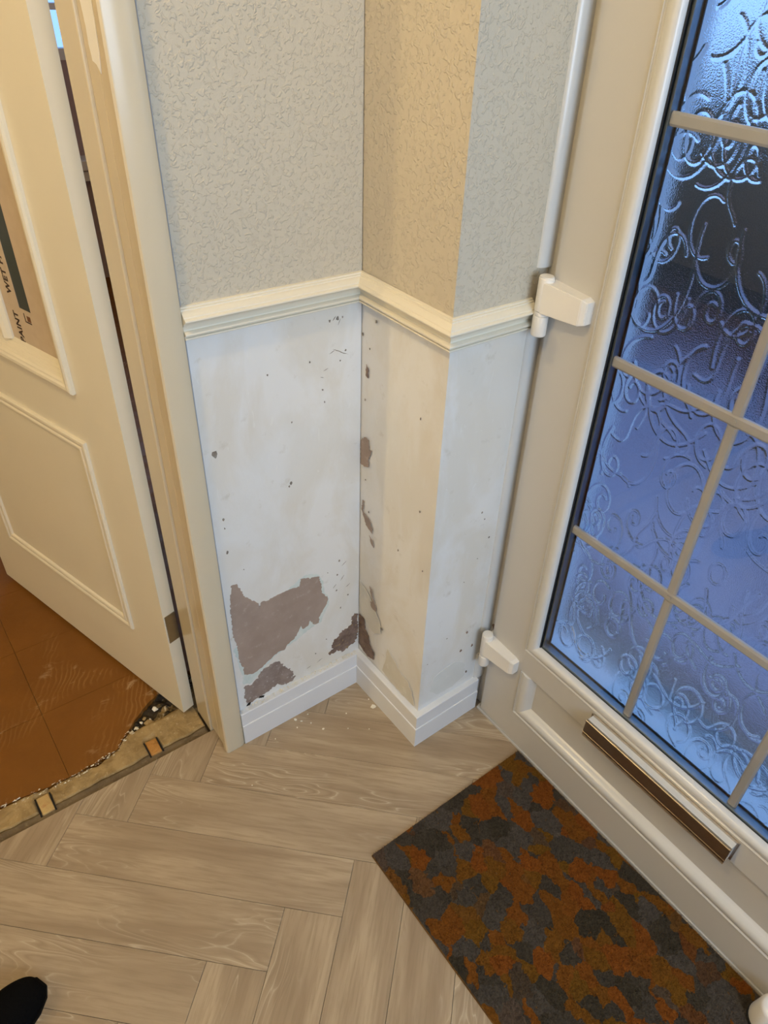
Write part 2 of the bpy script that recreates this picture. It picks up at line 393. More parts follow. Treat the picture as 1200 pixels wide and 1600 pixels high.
# doorway screed strip, adhesive band, rubble --------------------------
def bound(x):
    pts = [(-3.3, .142), (-1.2, .142), (-.801, .146), (-.72, .136), (-.651, .131), (-.56, .141), (-.538, .164), (-.50, .195), (-.4544, .226), (-.41, .245), (-.36, .262), (-.30, .262), (.8, .262)]
    for a, b in zip(pts, pts[1:]):
        if a[0] <= x <= b[0]:
            t = (x - a[0]) / (b[0] - a[0]); y = a[1] + (b[1] - a[1]) * t
            return y + .0035 * mnoise.noise(Vector((x * 60, 3, 1))) + .005 * mnoise.noise(Vector((x * 18, 1, 7)))
    return .14
def hgrid(name, x0, x1, y0f, y1f, nx, ny, hf, mat, base=-.0299):
    b = BM(); top = [[None] * (ny + 1) for _ in range(nx + 1)]; bot = [[None] * (ny + 1) for _ in range(nx + 1)]
    for i in range(nx + 1):
        x = x0 + (x1 - x0) * i / nx; ya, yb = y0f(x), y1f(x)
        for j in range(ny + 1):
            y = ya + (yb - ya) * j / ny; top[i][j] = b.verts.new((x, y, hf(x, y))); bot[i][j] = b.verts.new((x, y, base)) if i in (0, nx) or j in (0, ny) else None
    for i in range(nx):
        for j in range(ny): b.faces.new((top[i][j], top[i + 1][j], top[i + 1][j + 1], top[i][j + 1]))
    for i in range(nx):
        for j, s_ in ((0, 1), (ny, -1)):
            f = (top[i][j], bot[i][j], bot[i + 1][j], top[i + 1][j]); b.faces.new(f if s_ > 0 else f[::-1])
    for j in range(ny):
        for i, s_ in ((0, -1), (nx, 1)):
            f = (top[i][j], bot[i][j], bot[i][j + 1], top[i][j + 1]); b.faces.new(f if s_ > 0 else f[::-1])
    return obj(name, b, mat, floor, smooth=True)
nz = lambda x, y, f, s=0: mnoise.noise(Vector((x * f, y * f, s)))
hgrid('adhesive_band', -3.2, -.375, lambda x: .0615, lambda x: .086 + .004 * nz(x, 0, 30), 500, 5, lambda x, y: -.0075 + .0012 * nz(x, y, 60), M['adhesive'])
def scr_h(x, y):
    for cx, w_ in ((-.4930, .0155), (-.7265, .0165)):
        if abs(x - cx) < w_ and .072 < y < .128: return -.012
    return -.0045 + .003 * nz(x, y, 26) + .0016 * nz(x, y, 90)
hgrid('screed', -3.2, -.375, lambda x: .087 + .004 * nz(x, 0, 30), lambda x: min(bound(x), .17) - .003 - .007 * max(0, nz(x, 0, 14, 6) + .25), 1100, 14, scr_h, M['screed'])
def rub_h(x, y):
    t = min(1, max(0, (bound(x) - y) / .03)); d = -.016 + .014 * (1 - t) * 0 + .013 * (nz(x, y, 38, 4) + .55 * nz(x, y, 95, 2)); return min(-.001, max(-.028, d))
rub = hgrid('rubble', -.545, -.335, lambda x: min(bound(x), .17) - .001 if x < -.378 else .148, lambda x: bound(x) + .001, 120, 44, rub_h, M['rubble'])
rub.data.materials.append(M['rubble_dark']); rub.data.materials.append(M['screed'])
for f in rub.data.polygons:
    c = f.center; t = bound(c.x) - c.y - .012 + .014 * nz(c.x, c.y, 45, 3)
    f.material_index = 1 if t < .030 and c.x < -.39 else (0 if t < .062 else 2)
r = random.Random(5)
for i in range(14):   # loose chunks in the hole
    x = r.uniform(-.53, -.40); y = r.uniform(.16, bound(x) - .006) if bound(x) > .17 else .158; sz = r.uniform(.003, .009)
    b = BM(); bmesh.ops.create_icosphere(b, subdivisions=1, radius=sz)
    for vv in b.verts: vv.co = Vector((vv.co.x * r.uniform(.8, 1.5), vv.co.y * r.uniform(.6, 1.2), vv.co.z * .6)) + Vector((r.uniform(-1, 1), r.uniform(-1, 1), 0)) * sz * .25
    o = obj('rubble_chunk', b, M[r.choice(['screed', 'rubble', 'flake', 'screed'])], floor); o.location = (x, y, -.011); o.rotation_euler = (0, 0, r.uniform(0, 6))
def block(cx, cy, w_, d_, mat, label, rz=0):
    b = BM(); box(b, -w_, w_, -d_, d_, -.0298, -.0035, .002)
    for vv in b.verts:
        if vv.co.z > -.01: vv.co.z += .0015 * nz(vv.co.x, vv.co.y, 90)
    o = obj('embedded_block', b, mat, floor); o.location = (cx, cy, 0); o.rotation_euler = (0, 0, rz); o['label'] = label
    for s_ in (-1, 1):
        g = BM(); box(g, cx + s_ * (w_ + .0018) - .0016, cx + s_ * (w_ + .0018) + .0016, cy - d_ * 1.05, cy + d_ * 1.0, -.0298, -.0028); obj('block_joint', g, M['gap'], floor)
block(-.4930, .100, .0125, .0205, M['orange_block'], 'orange brown wooden block set in the screed', -.03)
block(-.7265, .097, .0125, .0225, M['pale_block'], 'pale ochre block set in the screed', .05)
# cut strip of dark shadow gap beneath door lining end
# tiles of the room beyond ----------------------------------------------
TX, TY, TS, TG = -.667, .334, .2315, .00035
for i in range(-9, 6):
    for j in range(-1, 12):
        x0, x1, y0, y1 = TX + i * TS + TG, TX + (i + 1) * TS - TG, TY + j * TS + TG, TY + (j + 1) * TS - TG
        if x0 > .7 or y0 > 3.04 or x1 < XL: continue
        x1 = min(x1, .70); y1 = min(y1, 3.04); x0 = max(x0, XL)
        n = 40; low = []
        for k in range(n + 1):
            x = x0 + (x1 - x0) * k / n; low.append((x, max(y0, bound(x))))
        if min(p[1] for p in low) > y1 - .01: continue
        flat = all(p[1] <= y0 + 1e-9 for p in low)
        P = [(x0, y0), (x1, y0)] if flat else low
        P = [p for p in P if p[1] < y1 - .0005] + [(x1, y1), (x0, y1)]
        if len(P) < 3: continue
        b = BM(); prism(b, [[(p[0], p[1], -.0297) for p in P], [(p[0], p[1], -.0048) for p in P]])
        o = obj('tile', b, M['tile'], floor)
# pale debris line along the broken tile edge
b = BM(); r = random.Random(9)
for k in range(170):
    x = r.uniform(-.86, -.50); y = min(bound(x), .17) + r.uniform(-.012, .002); sz = r.uniform(.0008, .0028)
    c = Vector((x, y, -.0035)); vs = [b.verts.new(c + Vector((r.uniform(-2, 2) * sz, r.uniform(-1, 1) * sz, r.uniform(-.2, .8) * sz))) for _ in range(4)]
    for t in ((0, 1, 2), (0, 2, 3), (0, 3, 1), (1, 3, 2)): b.faces.new([vs[q] for q in t])
stuff(obj('mortar_crumbs', b, M['flake'], floor))

# walls -----------------------------------------------------------------
ZD = 1.0396        # top of dado rail
def split_wall(name, x0, x1, y0, y1, zt=HC):
    """lower stripped plaster / upper wallpaper, split hidden behind the dado rail"""
    b = BM(); box(b, x0, x1, y0, y1, 0, ZD - .02, mi=0); box(b, x0, x1, y0, y1, ZD - .02, zt, mi=1)
    return struct(obj(name, b, [M['plaster'], M['paper']]))
wall_back = split_wall('wall_back', -.355, 0, 0, .125)
wall_back['label'] = 'back wall stub between the inner doorway and the pier, wallpaper above bare patched plaster'
b = BM()   # pier: two visible faces x=0 and y=-.234
box(b, 0, .30, -.234, .125, 0, ZD - .02, mi=0); box(b, 0, .30, -.234, .125, ZD - .02, HC, mi=1)
for vv in b.verts:
    if abs(vv.co.x) < 1e-6 and vv.co.y < -.2: vv.co.x += .0046
wall_pier = struct(obj('wall_right', b, [M['plaster'], M['paper']])); wall_pier['label'] = 'pier wall turning the corner beside the front door'
b = BM(); box(b, -1.25, -.355, .0, .125, 2.04, HC); struct(obj('wall_lintel', b, M['paper']))
b = BM(); box(b, .2, .30, -1.245, -.234, 2.10, HC); struct(obj('wall_front_lintel', b, M['paper']))
b = BM(); box(b, .2, .30, YS, -1.245, -.16, HC); struct(obj('wall_front', b, M['paper']))
b = BM(); box(b, XL - .1, XL, YS, 3.05, -.16, HC); struct(obj('wall_left', b, M['paper']))
b = BM()
for q in ((XL, -1.15, -.16, HC), (.05, .30, -.16, HC), (-1.15, .05, -.16, .92), (-1.15, .05, 2.00, HC)): box(b, q[0], q[1], YS - .1, YS, q[2], q[3])
struct(obj('wall_south', b, M['paper']))
b = BM()
for q in ((-1.15, .05, .92, .97), (-1.15, .05, 1.95, 2.0), (-1.15, -1.10, .97, 1.95), (0, .05, .97, 1.95), (-.57, -.53, .97, 1.95)): box(b, q[0], q[1], YS - .06, YS, q[2], q[3])
struct(obj('fill_window', b, M['pvc']))  # unseen window, added to go with the cool fill lamp
b = BM(); box(b, XL, .75, YS, 3.05, HC, HC + .1); struct(obj('ceiling', b, M['ceiling']))
# room beyond: outer wall with window (seen through the hinge gap)
b = BM()
for q in ((XL, .05, -.16, HC), (.62, .75, -.16, HC), (.05, .62, -.16, 1.0), (.05, .62, 2.0, HC)): box(b, q[0], q[1], 3.05, 3.15, q[2], q[3])
struct(obj('wall_far', b, M['far_wall']))
b = BM(); box(b, .65, .75, .125, 3.05, -.16, HC); struct(obj('wall_room_right', b, M['far_wall']))
b = BM(); box(b, .30, .65, .05, .125, 0, HC); struct(obj('wall_room_front', b, M['far_wall']))
win = struct(empty('window_2', (.335, 3.05, 1.5)))
for n_, q in (('window_frame', (.05, .62, 1.0, 1.045)), ('window_frame', (.05, .62, 1.96, 2.0)), ('window_frame', (.05, .09, 1.045, 1.96)), ('window_frame', (.58, .62, 1.045, 1.96)), ('transom', (.09, .58, 1.19, 1.215))):
    b = BM(); box(b, q[0] - .335, q[1] - .335, -.005, .05, q[2] - 1.5, q[3] - 1.5); obj(n_, b, M['white'], win)
b = BM(); box(b, .09 - .335, .58 - .335, .02, .026, 1.045 - 1.5, 1.96 - 1.5); obj('pane', b, M['glass'], win)
b = BM(); box(b, .0, .64, 2.93, 3.049, .555, .60, .004); box(b, .0, .64, 2.96, 3.049, .50, .545, .004)
struct(obj('trim_5', b, M['white']))

# wall damage: traced patches --------------------------------------------
MAIN = [(-0.2993, 0.4732), (-0.288, 0.4708), (-0.2815, 0.4522), (-0.2778, 0.4338), (-0.2628, 0.4136), (-0.2489, 0.3986), (-0.2459, 0.3797), (-0.2415, 0.3954), (-0.2242, 0.392), (-0.2042, 0.3956), (-0.1802, 0.3947), (-0.164, 0.3933), (-0.1509, 0.3912), (-0.1488, 0.4097), (-0.1385, 0.4092), (-0.1264, 0.4004), (-0.1138, 0.4002), (-0.1034, 0.3933), (-0.0998, 0.3688), (-0.0975, 0.3445), (-0.0835, 0.3212), (-0.0862, 0.3041), (-0.0977, 0.2893), (-0.1071, 0.2731), (-0.109, 0.2551), (-0.121, 0.2568), (-0.1313, 0.2766), (-0.1372, 0.2611), (-0.1516, 0.2616), (-0.1532, 0.2735), (-0.165, 0.2534), (-0.1719, 0.244), (-0.1896, 0.2358), (-0.199, 0.2223), (-0.2115, 0.2276), (-0.2289, 0.2195), (-0.2465, 0.2088), (-0.2638, 0.2007), (-0.2805, 0.1981), (-0.2978, 0.2084), (-0.2975, 0.2322), (-0.3032, 0.2551), (-0.305, 0.2831), (-0.3042, 0.314), (-0.3105, 0.3334), (-0.3088, 0.3674), (-0.3078, 0.4105), (-0.306, 0.4378)]
HALO = [(-0.3125, 0.2926), (-0.2866, 0.3439), (-0.1883, 0.3942), (-0.1635, 0.4028), (-0.1508, 0.4108), (-0.13, 0.4145), (-0.1074, 0.4028), (-0.0953, 0.3765), (-0.0918, 0.344), (-0.0813, 0.3226), (-0.0819, 0.2964), (-0.0959, 0.272), (-0.1009, 0.2558), (-0.1278, 0.2526), (-0.1637, 0.236), (-0.1899, 0.2304), (-0.2249, 0.2168), (-0.2427, 0.2034), (-0.2607, 0.1873), (-0.2829, 0.1712), (-0.3028, 0.1779), (-0.3023, 0.216)]
MOULD = [(-0.3024, 0.112), (-0.3026, 0.1592), (-0.2995, 0.1697), (-0.2834, 0.1657), (-0.268, 0.1751), (-0.2603, 0.1927), (-0.2433, 0.1953), (-0.2305, 0.198), (-0.2136, 0.1963), (-0.204, 0.1772), (-0.1942, 0.1589), (-0.1799, 0.1372), (-0.183, 0.1214), (-0.1733, 0.1176), (-0.1836, 0.1097), (-0.2017, 0.1073), (-0.2185, 0.1223), (-0.236, 0.1228), (-0.2496, 0.1146), (-0.2668, 0.1111), (-0.2837, 0.1086)]
CORNER = [(-0.0807, 0.1293), (-0.0853, 0.1366), (-0.0732, 0.1438), (-0.0753, 0.1629), (-0.068, 0.1759), (-0.056, 0.1802), (-0.0464, 0.1917), (-0.0272, 0.1945), (-0.0175, 0.2032), (-0.0199, 0.2218), (-0.0127, 0.2279), (-0.003, 0.2205), (-0.001, 0.1753), (-0.0035, 0.1475), (-0.0124, 0.1289), (-0.0322, 0.1233), (-0.047, 0.1207), (-0.0614, 0.1331)]
BLK1 = [(-0.3017, 0.1037), (-0.2967, 0.1121), (-0.2905, 0.111), (-0.2933, 0.1034)]
BLK2 = [(-0.2715, 0.1096), (-0.2689, 0.1155), (-0.2565, 0.1088), (-0.2599, 0.104)]
SB1 = [(-0.002, 0.2241), (-0.0239, 0.2247), (-0.0281, 0.1937), (-0.0425, 0.1831), (-0.0468, 0.1573), (-0.0649, 0.144), (-0.0657, 0.1205), (-0.0409, 0.1095), (-0.0189, 0.1137), (-0.002, 0.1219)]
SB2 = [(-0.0417, 0.3426), (-0.0517, 0.34), (-0.0558, 0.3169), (-0.0698, 0.2962), (-0.069, 0.282), (-0.05, 0.2854), (-0.0463, 0.2986), (-0.0561, 0.3065), (-0.0454, 0.3298)]
SB3 = [(-0.0108, 0.5655), (-0.0158, 0.5642), (-0.0133, 0.5358), (-0.0366, 0.5283), (-0.0483, 0.5088), (-0.0468, 0.4963), (-0.0342, 0.5016), (-0.0246, 0.5067), (-0.0148, 0.5232), (-0.0082, 0.5371)]
SB4 = [(-0.0377, 0.4877), (-0.0506, 0.4778), (-0.0542, 0.4638), (-0.0445, 0.4689)]
SB5 = [(-0.002, 0.706), (-0.017, 0.7196), (-0.0285, 0.718), (-0.0328, 0.6972), (-0.0404, 0.6988), (-0.0296, 0.6746), (-0.0301, 0.6563), (-0.0185, 0.6498), (-0.002, 0.6503)]
SB6 = [(-0.0173, 0.8739), (-0.0245, 0.8681), (-0.0236, 0.8475), (-0.0164, 0.8511)]
lim = (-.319, -.001, .102)
patch('old_paint_patch', HALO, 'y', 0, .0003, M['halo'], wall_back, 'pale green edge of an older paint layer', .002, .005, 2, lim)
patch('bare_plaster_patch', MAIN, 'y', 0, .0006, M['bare'], wall_back, 'large pink brown patch of bare plaster', .0016, .0035, 3, lim)
patch('mouldy_patch', MOULD, 'y', 0, .0008, M['mould'], wall_back, 'grey brown mouldy patch above the skirting', .003, .0035, 4, lim)
patch('mouldy_patch', CORNER, 'y', 0, .0006, M['mould_dark'], wall_back, 'dark rusty damp patch in the corner', .003, .0035, 5, lim)
patch('black_spot', BLK1, 'y', 0, .0012, M['black'], wall_back, None, .001, .003, 6)
patch('black_spot', BLK2, 'y', 0, .0012, M['black'], wall_back, None, .001, .003, 7)
limb = (-.23, -.001, .102)
for i, (P, mt) in enumerate(((SB1, 'mould_dark'), (SB2, 'bare'), (SB3, 'bare'), (SB4, 'bare'), (SB5, 'bare'), (SB6, 'mould_dark'))):
    patch('bare_plaster_patch' if mt == 'bare' else 'damp_stain', P, 'x', 0.0, .0005, M[mt], wall_pier, None, .0014, .0035, 20 + i, limb)
def blob(cx, cz, rx, rz, seed, n=9):
    r = random.Random(seed); return [(cx + rx * r.uniform(.55, 1.2) * math.cos(t * 2 * PI / n), cz + rz * r.uniform(.55, 1.2) * math.sin(t * 2 * PI / n)) for t in range(n)]
for i, (x, z) in enumerate([(0.1296, 0.2832), (0.118, 0.2307), (0.1448, 0.1409), (0.1518, 0.2274)]):
    patch('screw_hole', blob(x, z, .0036, .0048, 40 + i), 'y', -.234, .0005, M['mould_dark'], wall_pier, None, .0003, .003, i)
AM = [(-0.2965, 0.7747, 2.2), (-0.2973, 0.6346, 1), (-0.2972, 0.6137, .6), (-0.2984, 0.5573, 1.1), (-0.1566, 0.6606, 1), (-0.1611, 0.6549, .8), (-0.0486, 0.964, 1.3), (-0.0654, 0.9629, .9), (-0.0333, 0.9024, .6), (-0.1069, 0.8972, .6), (-0.0828, 0.8373, .7), (-0.0794, 0.8117, .6), (-0.1884, 0.8943, .6), (-0.0522, 0.4142, 1.0), (-0.0576, 0.3757, .8), (-0.148, 0.7903, .6), (-0.0819, 0.3939, .5), (-0.0395, 0.9656, .6), (-.045, .885, .5), (-.27, .50, .5), (-.06, .33, .8), (-.03, .30, .9), (-.05, .27, .7), (-.12, .16, .7), (-.09, .19, .6)]
for i, (x, z, q) in enumerate(AM): patch('scuff', blob(x, z, .0026 * q, .0036 * q, 60 + i, 8), 'y', 0, .0004, M['mark'], wall_back, None, .0004, .003, i)
for i, (x, z, ln, a_) in enumerate([(-.050, .905, .012, -.5), (-.036, .897, .010, -.45), (-.062, .905, .006, .4), (-.046, .958, .006, 1.1), (-.056, .966, .005, .8), (-.075, .875, .005, .3), (-.083, .862, .004, -.4), (-.04, .40, .007, .6), (-.045, .36, .008, .9), (-.03, .33, .006, .5), (-.065, .345, .006, .7), (-.11, .13, .008, .35), (-.14, .125, .006, .3)]):
    ca, sa = math.cos(a_), math.sin(a_); P = [(x + u * ca - v * sa, z + u * sa + v * ca) for u, v in ((-ln, 0), (-ln * .2, -.0006), (ln, 0), (ln * .1, .0007))]
    patch('scratch', P, 'y', 0, .0004, M['mark'], wall_back, None, .0003, .003, 200 + i)
for i, (y, z, q) in enumerate([(-0.045, 0.9645, 1), (-0.0051, 0.9271, .8), (-0.178, 0.8388, .6), (-0.094, 0.2505, 1.3), (-0.1939, 0.6493, .7), (-0.0275, 0.9079, .6), (-0.2143, 0.5164, .7), (-0.1372, 0.5157, .7), (-0.033, 0.5462, .7), (-.02, .62, .6), (-.015, .8, .7)]):
    patch('scuff', blob(y, z, .0026 * q, .004 * q, 90 + i, 8), 'x', 0.0 if y > -.15 else .0015, .0006, M['mark'], wall_pier, None, .0004, .003, i)
for i, (x, z, q) in enumerate([(.125, .62, .8), (.135, .60, .6), (.10, .45, .5), (.13, .50, .5), (.07, .30, .5), (.02, .25, .5), (.155, .545, .9)]):
    patch('scuff', blob(x, z, .003 * q, .003 * q, 120 + i, 8), 'y', -.234, .0004, M['mark'], wall_pier, None, .0004, .003, i)
STB = [(-0.1148, 0.2005), (-0.145, 0.185), (-0.168, 0.168), (-0.196, 0.165), (-0.2105, 0.145), (-0.224, 0.108), (-0.175, 0.103), (-0.130, 0.104), (-0.100, 0.112)]
patch('damp_stain', STB, 'x', .0022, .0006, M['stain'], wall_pier, None, .002, .006, 31, (-.226, -.001, .102))
patch('damp_stain', [(-.004, .33), (-.035, .32), (-.065, .29), (-.085, .26), (-.090, .23), (-.060, .21), (-.02, .23), (-.004, .25)], 'x', 0, .0003, M['stain'], wall_pier, None, .002, .006, 33, (-.226, -.001, .102))
patch('damp_stain', [(.045, .19), (.075, .20), (.11, .20), (.135, .175), (.14, .13), (.10, .115), (.055, .125), (.035, .15)], 'y', -.2343, .0003, M['stain_cool'], wall_pier, None, .003, .006, 35, (.01, .165, .102))
# crumbled plaster along the skirting top
b = BM(); r = random.Random(3)
for k in range(260):
    x = -.322 + .315 * r.random() ** .8; sz = r.uniform(.0008, .0026); c = Vector((x, -.001 - r.random() * .010, .1018))
    vs = [b.verts.new(c + Vector((r.uniform(-1.5, 1.5), r.uniform(-1, 1), r.uniform(-.2, 1.2))) * sz) for _ in range(4)]
    for t in ((0, 1, 2), (0, 2, 3), (0, 3, 1), (1, 3, 2)): b.faces.new([vs[q] for q in t])
stuff(obj('plaster_crumbs', b, M['flake'], wall_back))

# skirtings and dado rails ------------------------------------------------
T = .0169; HS = .1012
sk = [(0, 0), (T, 0), (T, .060), (T - .0006, .0615), (T - .0022, .0618), (T - .0022, HS - .0012), (T - .0034, HS), (0, HS)]
I_, O_, = (0, 0), (.0046, -.2343)
a0 = (AX, 0)
o = struct(obj('baseboard_back', sweep_plan(sk, a0, I_, (0, -1), (-1, -1)), M['skirt'])); o['label'] = 'low white skirting board under the patched back wall'
o = struct(obj('baseboard_side', sweep_plan(sk, I_, O_, (-1, -1), (-1, -1)), M['skirt'])); o['label'] = 'low white skirting board on the left face of the pier'
o = struct(obj('baseboard_front', sweep_plan(sk, O_, (.179, -.2325), (-1, -1), (0, -1)), M['skirt'])); o['label'] = 'short white skirting board between the pier edge and the front door'
dz = ZD
rl = [(0, 0), (.0035, 0), (.0050, -.0008), (.0052, -.0030), (.0080, -.0036), (.0084, -.0056), (.0112, -.0064), (.0150, -.0094), (.0178, -.0118), (.0182, -.0136), (.0208, -.0146), (.0226, -.0160), (.0228, -.0178), (.0218, -.0186),
      (.0180, -.0205), (.0140, -.0240), (.0104, -.0290), (.0080, -.0345), (.0084, -.0360), (.0140, -.0368), (.0164, -.0384), (.0168, -.0402), (.0158, -.0422), (.0112, -.0430), (.0112, -.0446), (.0140, -.0454), (.0147, -.0470), (.0136, -.0484), (.0070, -.0492), (.0, -.0512)]
rl = [(a, dz + c) for a, c in rl]
def rail(name, bm, label):
    o = struct(obj(name, bm, M['rail'], angle=.5)); o['label'] = label; return o
rail('trim_1', sweep_plan(rl, a0, I_, (0, -1), (-1, -1)), 'cream dado rail across the back wall')
rail('trim_2', sweep_plan(rl, I_, O_, (-1, -1), (-1, -1)), 'cream dado rail on the left face of the pier')
rail('trim_3', sweep_plan(rl, O_, (.171, -.2325), (-1, -1), (0, -1)), 'short cream dado rail running to the front door hinge')
# quadrant bead between pier and door frame, cut round the hinges
def quad(z0, z1):
    b = BM(); pr = [(.200, -.2335), (.172, -.2335)] + [(.172 + .019 * (1 - math.cos(t)) , -.2335 - .0085 * math.sin(t)) for t in [k * PI / 16 for k in range(1, 8)]] + [(.192, -.2420), (.1935, -.2420), (.200, -.2410)]
    prism(b, [[(x, y, z) for x, y in pr] for z in (z0, z1)]); bmesh.ops.recalc_face_normals(b, faces=b.faces)
    return b
tr = struct(empty('trim_4', (0, 0, 0))); tr['label'] = 'white quadrant bead between the pier and front door frame'
for z0, z1 in ((.1013, .186), (.262, .986), (1.088, 2.1)): obj('quadrant_bead', quad(z0, z1), M['pvc_bead'], tr, angle=.6)

# ------------------------------------------------------------------ front door (door_1)
D1 = struct(empty('door_1', (.2, -.70, 0))); D1['label'] = 'white plastic front door with patterned glazing and letter flap'
def d1(name, bm, mat, parent=None, label=None, **k):
    o = obj(name, bm, mat, None, **k); p = parent or D1; o.parent = p
    o.matrix_parent_inverse = p.matrix_world.inverted() if p is not D1 else Matrix.Translation((-.2, .70, 0))
    if label: o['label'] = label
    return o
XL_ = .182; LY0, LY1 = -.266, -1.186; LZ0, LZ1 = .010, 2.03
GY0, GY1, GZ0, GZ1 = -.360, -1.092, .3095, 1.945       # outer edge of glazing bead
b = BM()
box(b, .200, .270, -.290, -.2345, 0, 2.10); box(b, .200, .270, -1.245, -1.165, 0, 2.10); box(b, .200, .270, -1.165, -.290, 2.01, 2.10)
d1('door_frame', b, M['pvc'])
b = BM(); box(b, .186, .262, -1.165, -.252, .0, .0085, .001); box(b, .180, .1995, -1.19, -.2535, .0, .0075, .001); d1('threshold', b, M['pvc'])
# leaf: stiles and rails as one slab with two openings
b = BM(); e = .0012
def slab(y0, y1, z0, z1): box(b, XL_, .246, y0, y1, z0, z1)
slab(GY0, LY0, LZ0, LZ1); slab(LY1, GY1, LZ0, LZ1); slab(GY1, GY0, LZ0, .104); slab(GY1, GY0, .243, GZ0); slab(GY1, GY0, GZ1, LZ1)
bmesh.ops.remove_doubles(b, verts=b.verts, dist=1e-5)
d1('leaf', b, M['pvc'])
# faint rubber line round the leaf edge
b = BM(); box(b, .1825, .1995, -.2659, -.2640, .012, 2.02); d1('edge_seal', b, M['pvc'])
bp = [(0, .186), (0, .1800), (.0018, .1788), (.0030, .1806), (.0046, .1788), (.0064, .1800), (.0095, .1776), (.0145, .1752), (.0200, .1745), (.0252, .1762), (.0286, .1802), (.0296, .1862), (.0296, .1905), (0, .1905)]
for q in ring_yz(bp, GY0, GY1, GZ0, GZ1): d1('glazing_bead', q, M['pvc_bead'], angle=.7)
IY0, IY1, IZ0, IZ1 = GY0 - .0296, GY1 + .0296, GZ0 + .0296, GZ1 - .0296
# bottom bead a touch taller
gp = lambda x0, x1, d: [(-.012, x0), (d, x0), (d, x1), (-.012, x1)]
d1('gasket', merge(ring_yz(gp(.1878, .1904, .0024), IY0, IY1, IZ0 - .005, IZ1)), M['rubber'])
b = BM(); box(b, .1905, .1940, IY1 - .01, IY0 + .01, IZ0 - .02, IZ1 + .01); d1('inner_pane', b, M['glass'])
sp = gp(.1943, .2100, .0068); d1('spacer_bar', merge(ring_yz(sp, IY0, IY1, IZ0 - .001, IZ1)), M['spacer'])
d1('gasket', merge(ring_yz(gp(.2101, .2125, .0095), IY0, IY1, IZ0 - .001, IZ1)), M['rubber'])
# lower panel moulding and panel
PY0, PY1, PZ0, PZ1 = -.362, -1.090, .104, .262
pb = [(0, .186), (0, .1800), (.0020, .1788), (.0034, .1808), (.0052, .1788), (.0072, .1802), (.0100, .1782), (.0170, .1765), (.0240, .1772), (.0300, .1812), (.0340, .1880), (.0400, .1925), (.0400, .2), (0, .2)]
for k_, q in enumerate(ring_yz(pb, PY0, PY1, PZ0, .243 + .040)):
    if k_ == 2: q.free(); continue
    bmesh.ops.bisect_plane(q, geom=list(q.verts) + list(q.edges) + list(q.faces), plane_co=(0, 0, .2428), plane_no=(0, 0, 1), clear_outer=True)
    bmesh.ops.holes_fill(q, edges=[e_ for e_ in q.edges if e_.is_boundary], sides=0); bmesh.ops.recalc_face_normals(q, faces=q.faces)
    d1('panel_moulding', q, M['pvc_bead'], angle=.7)
b = BM(); box(b, .1925, .215, -1.085, -.368, .11, .30); d1('door_panel', b, M['pvc'])
b = BM(); box(b, XL_ - .0004, .1925, -1.091, -.3595, .2430, .3093, .0016); d1('mid_rail', b, M['pvc'])

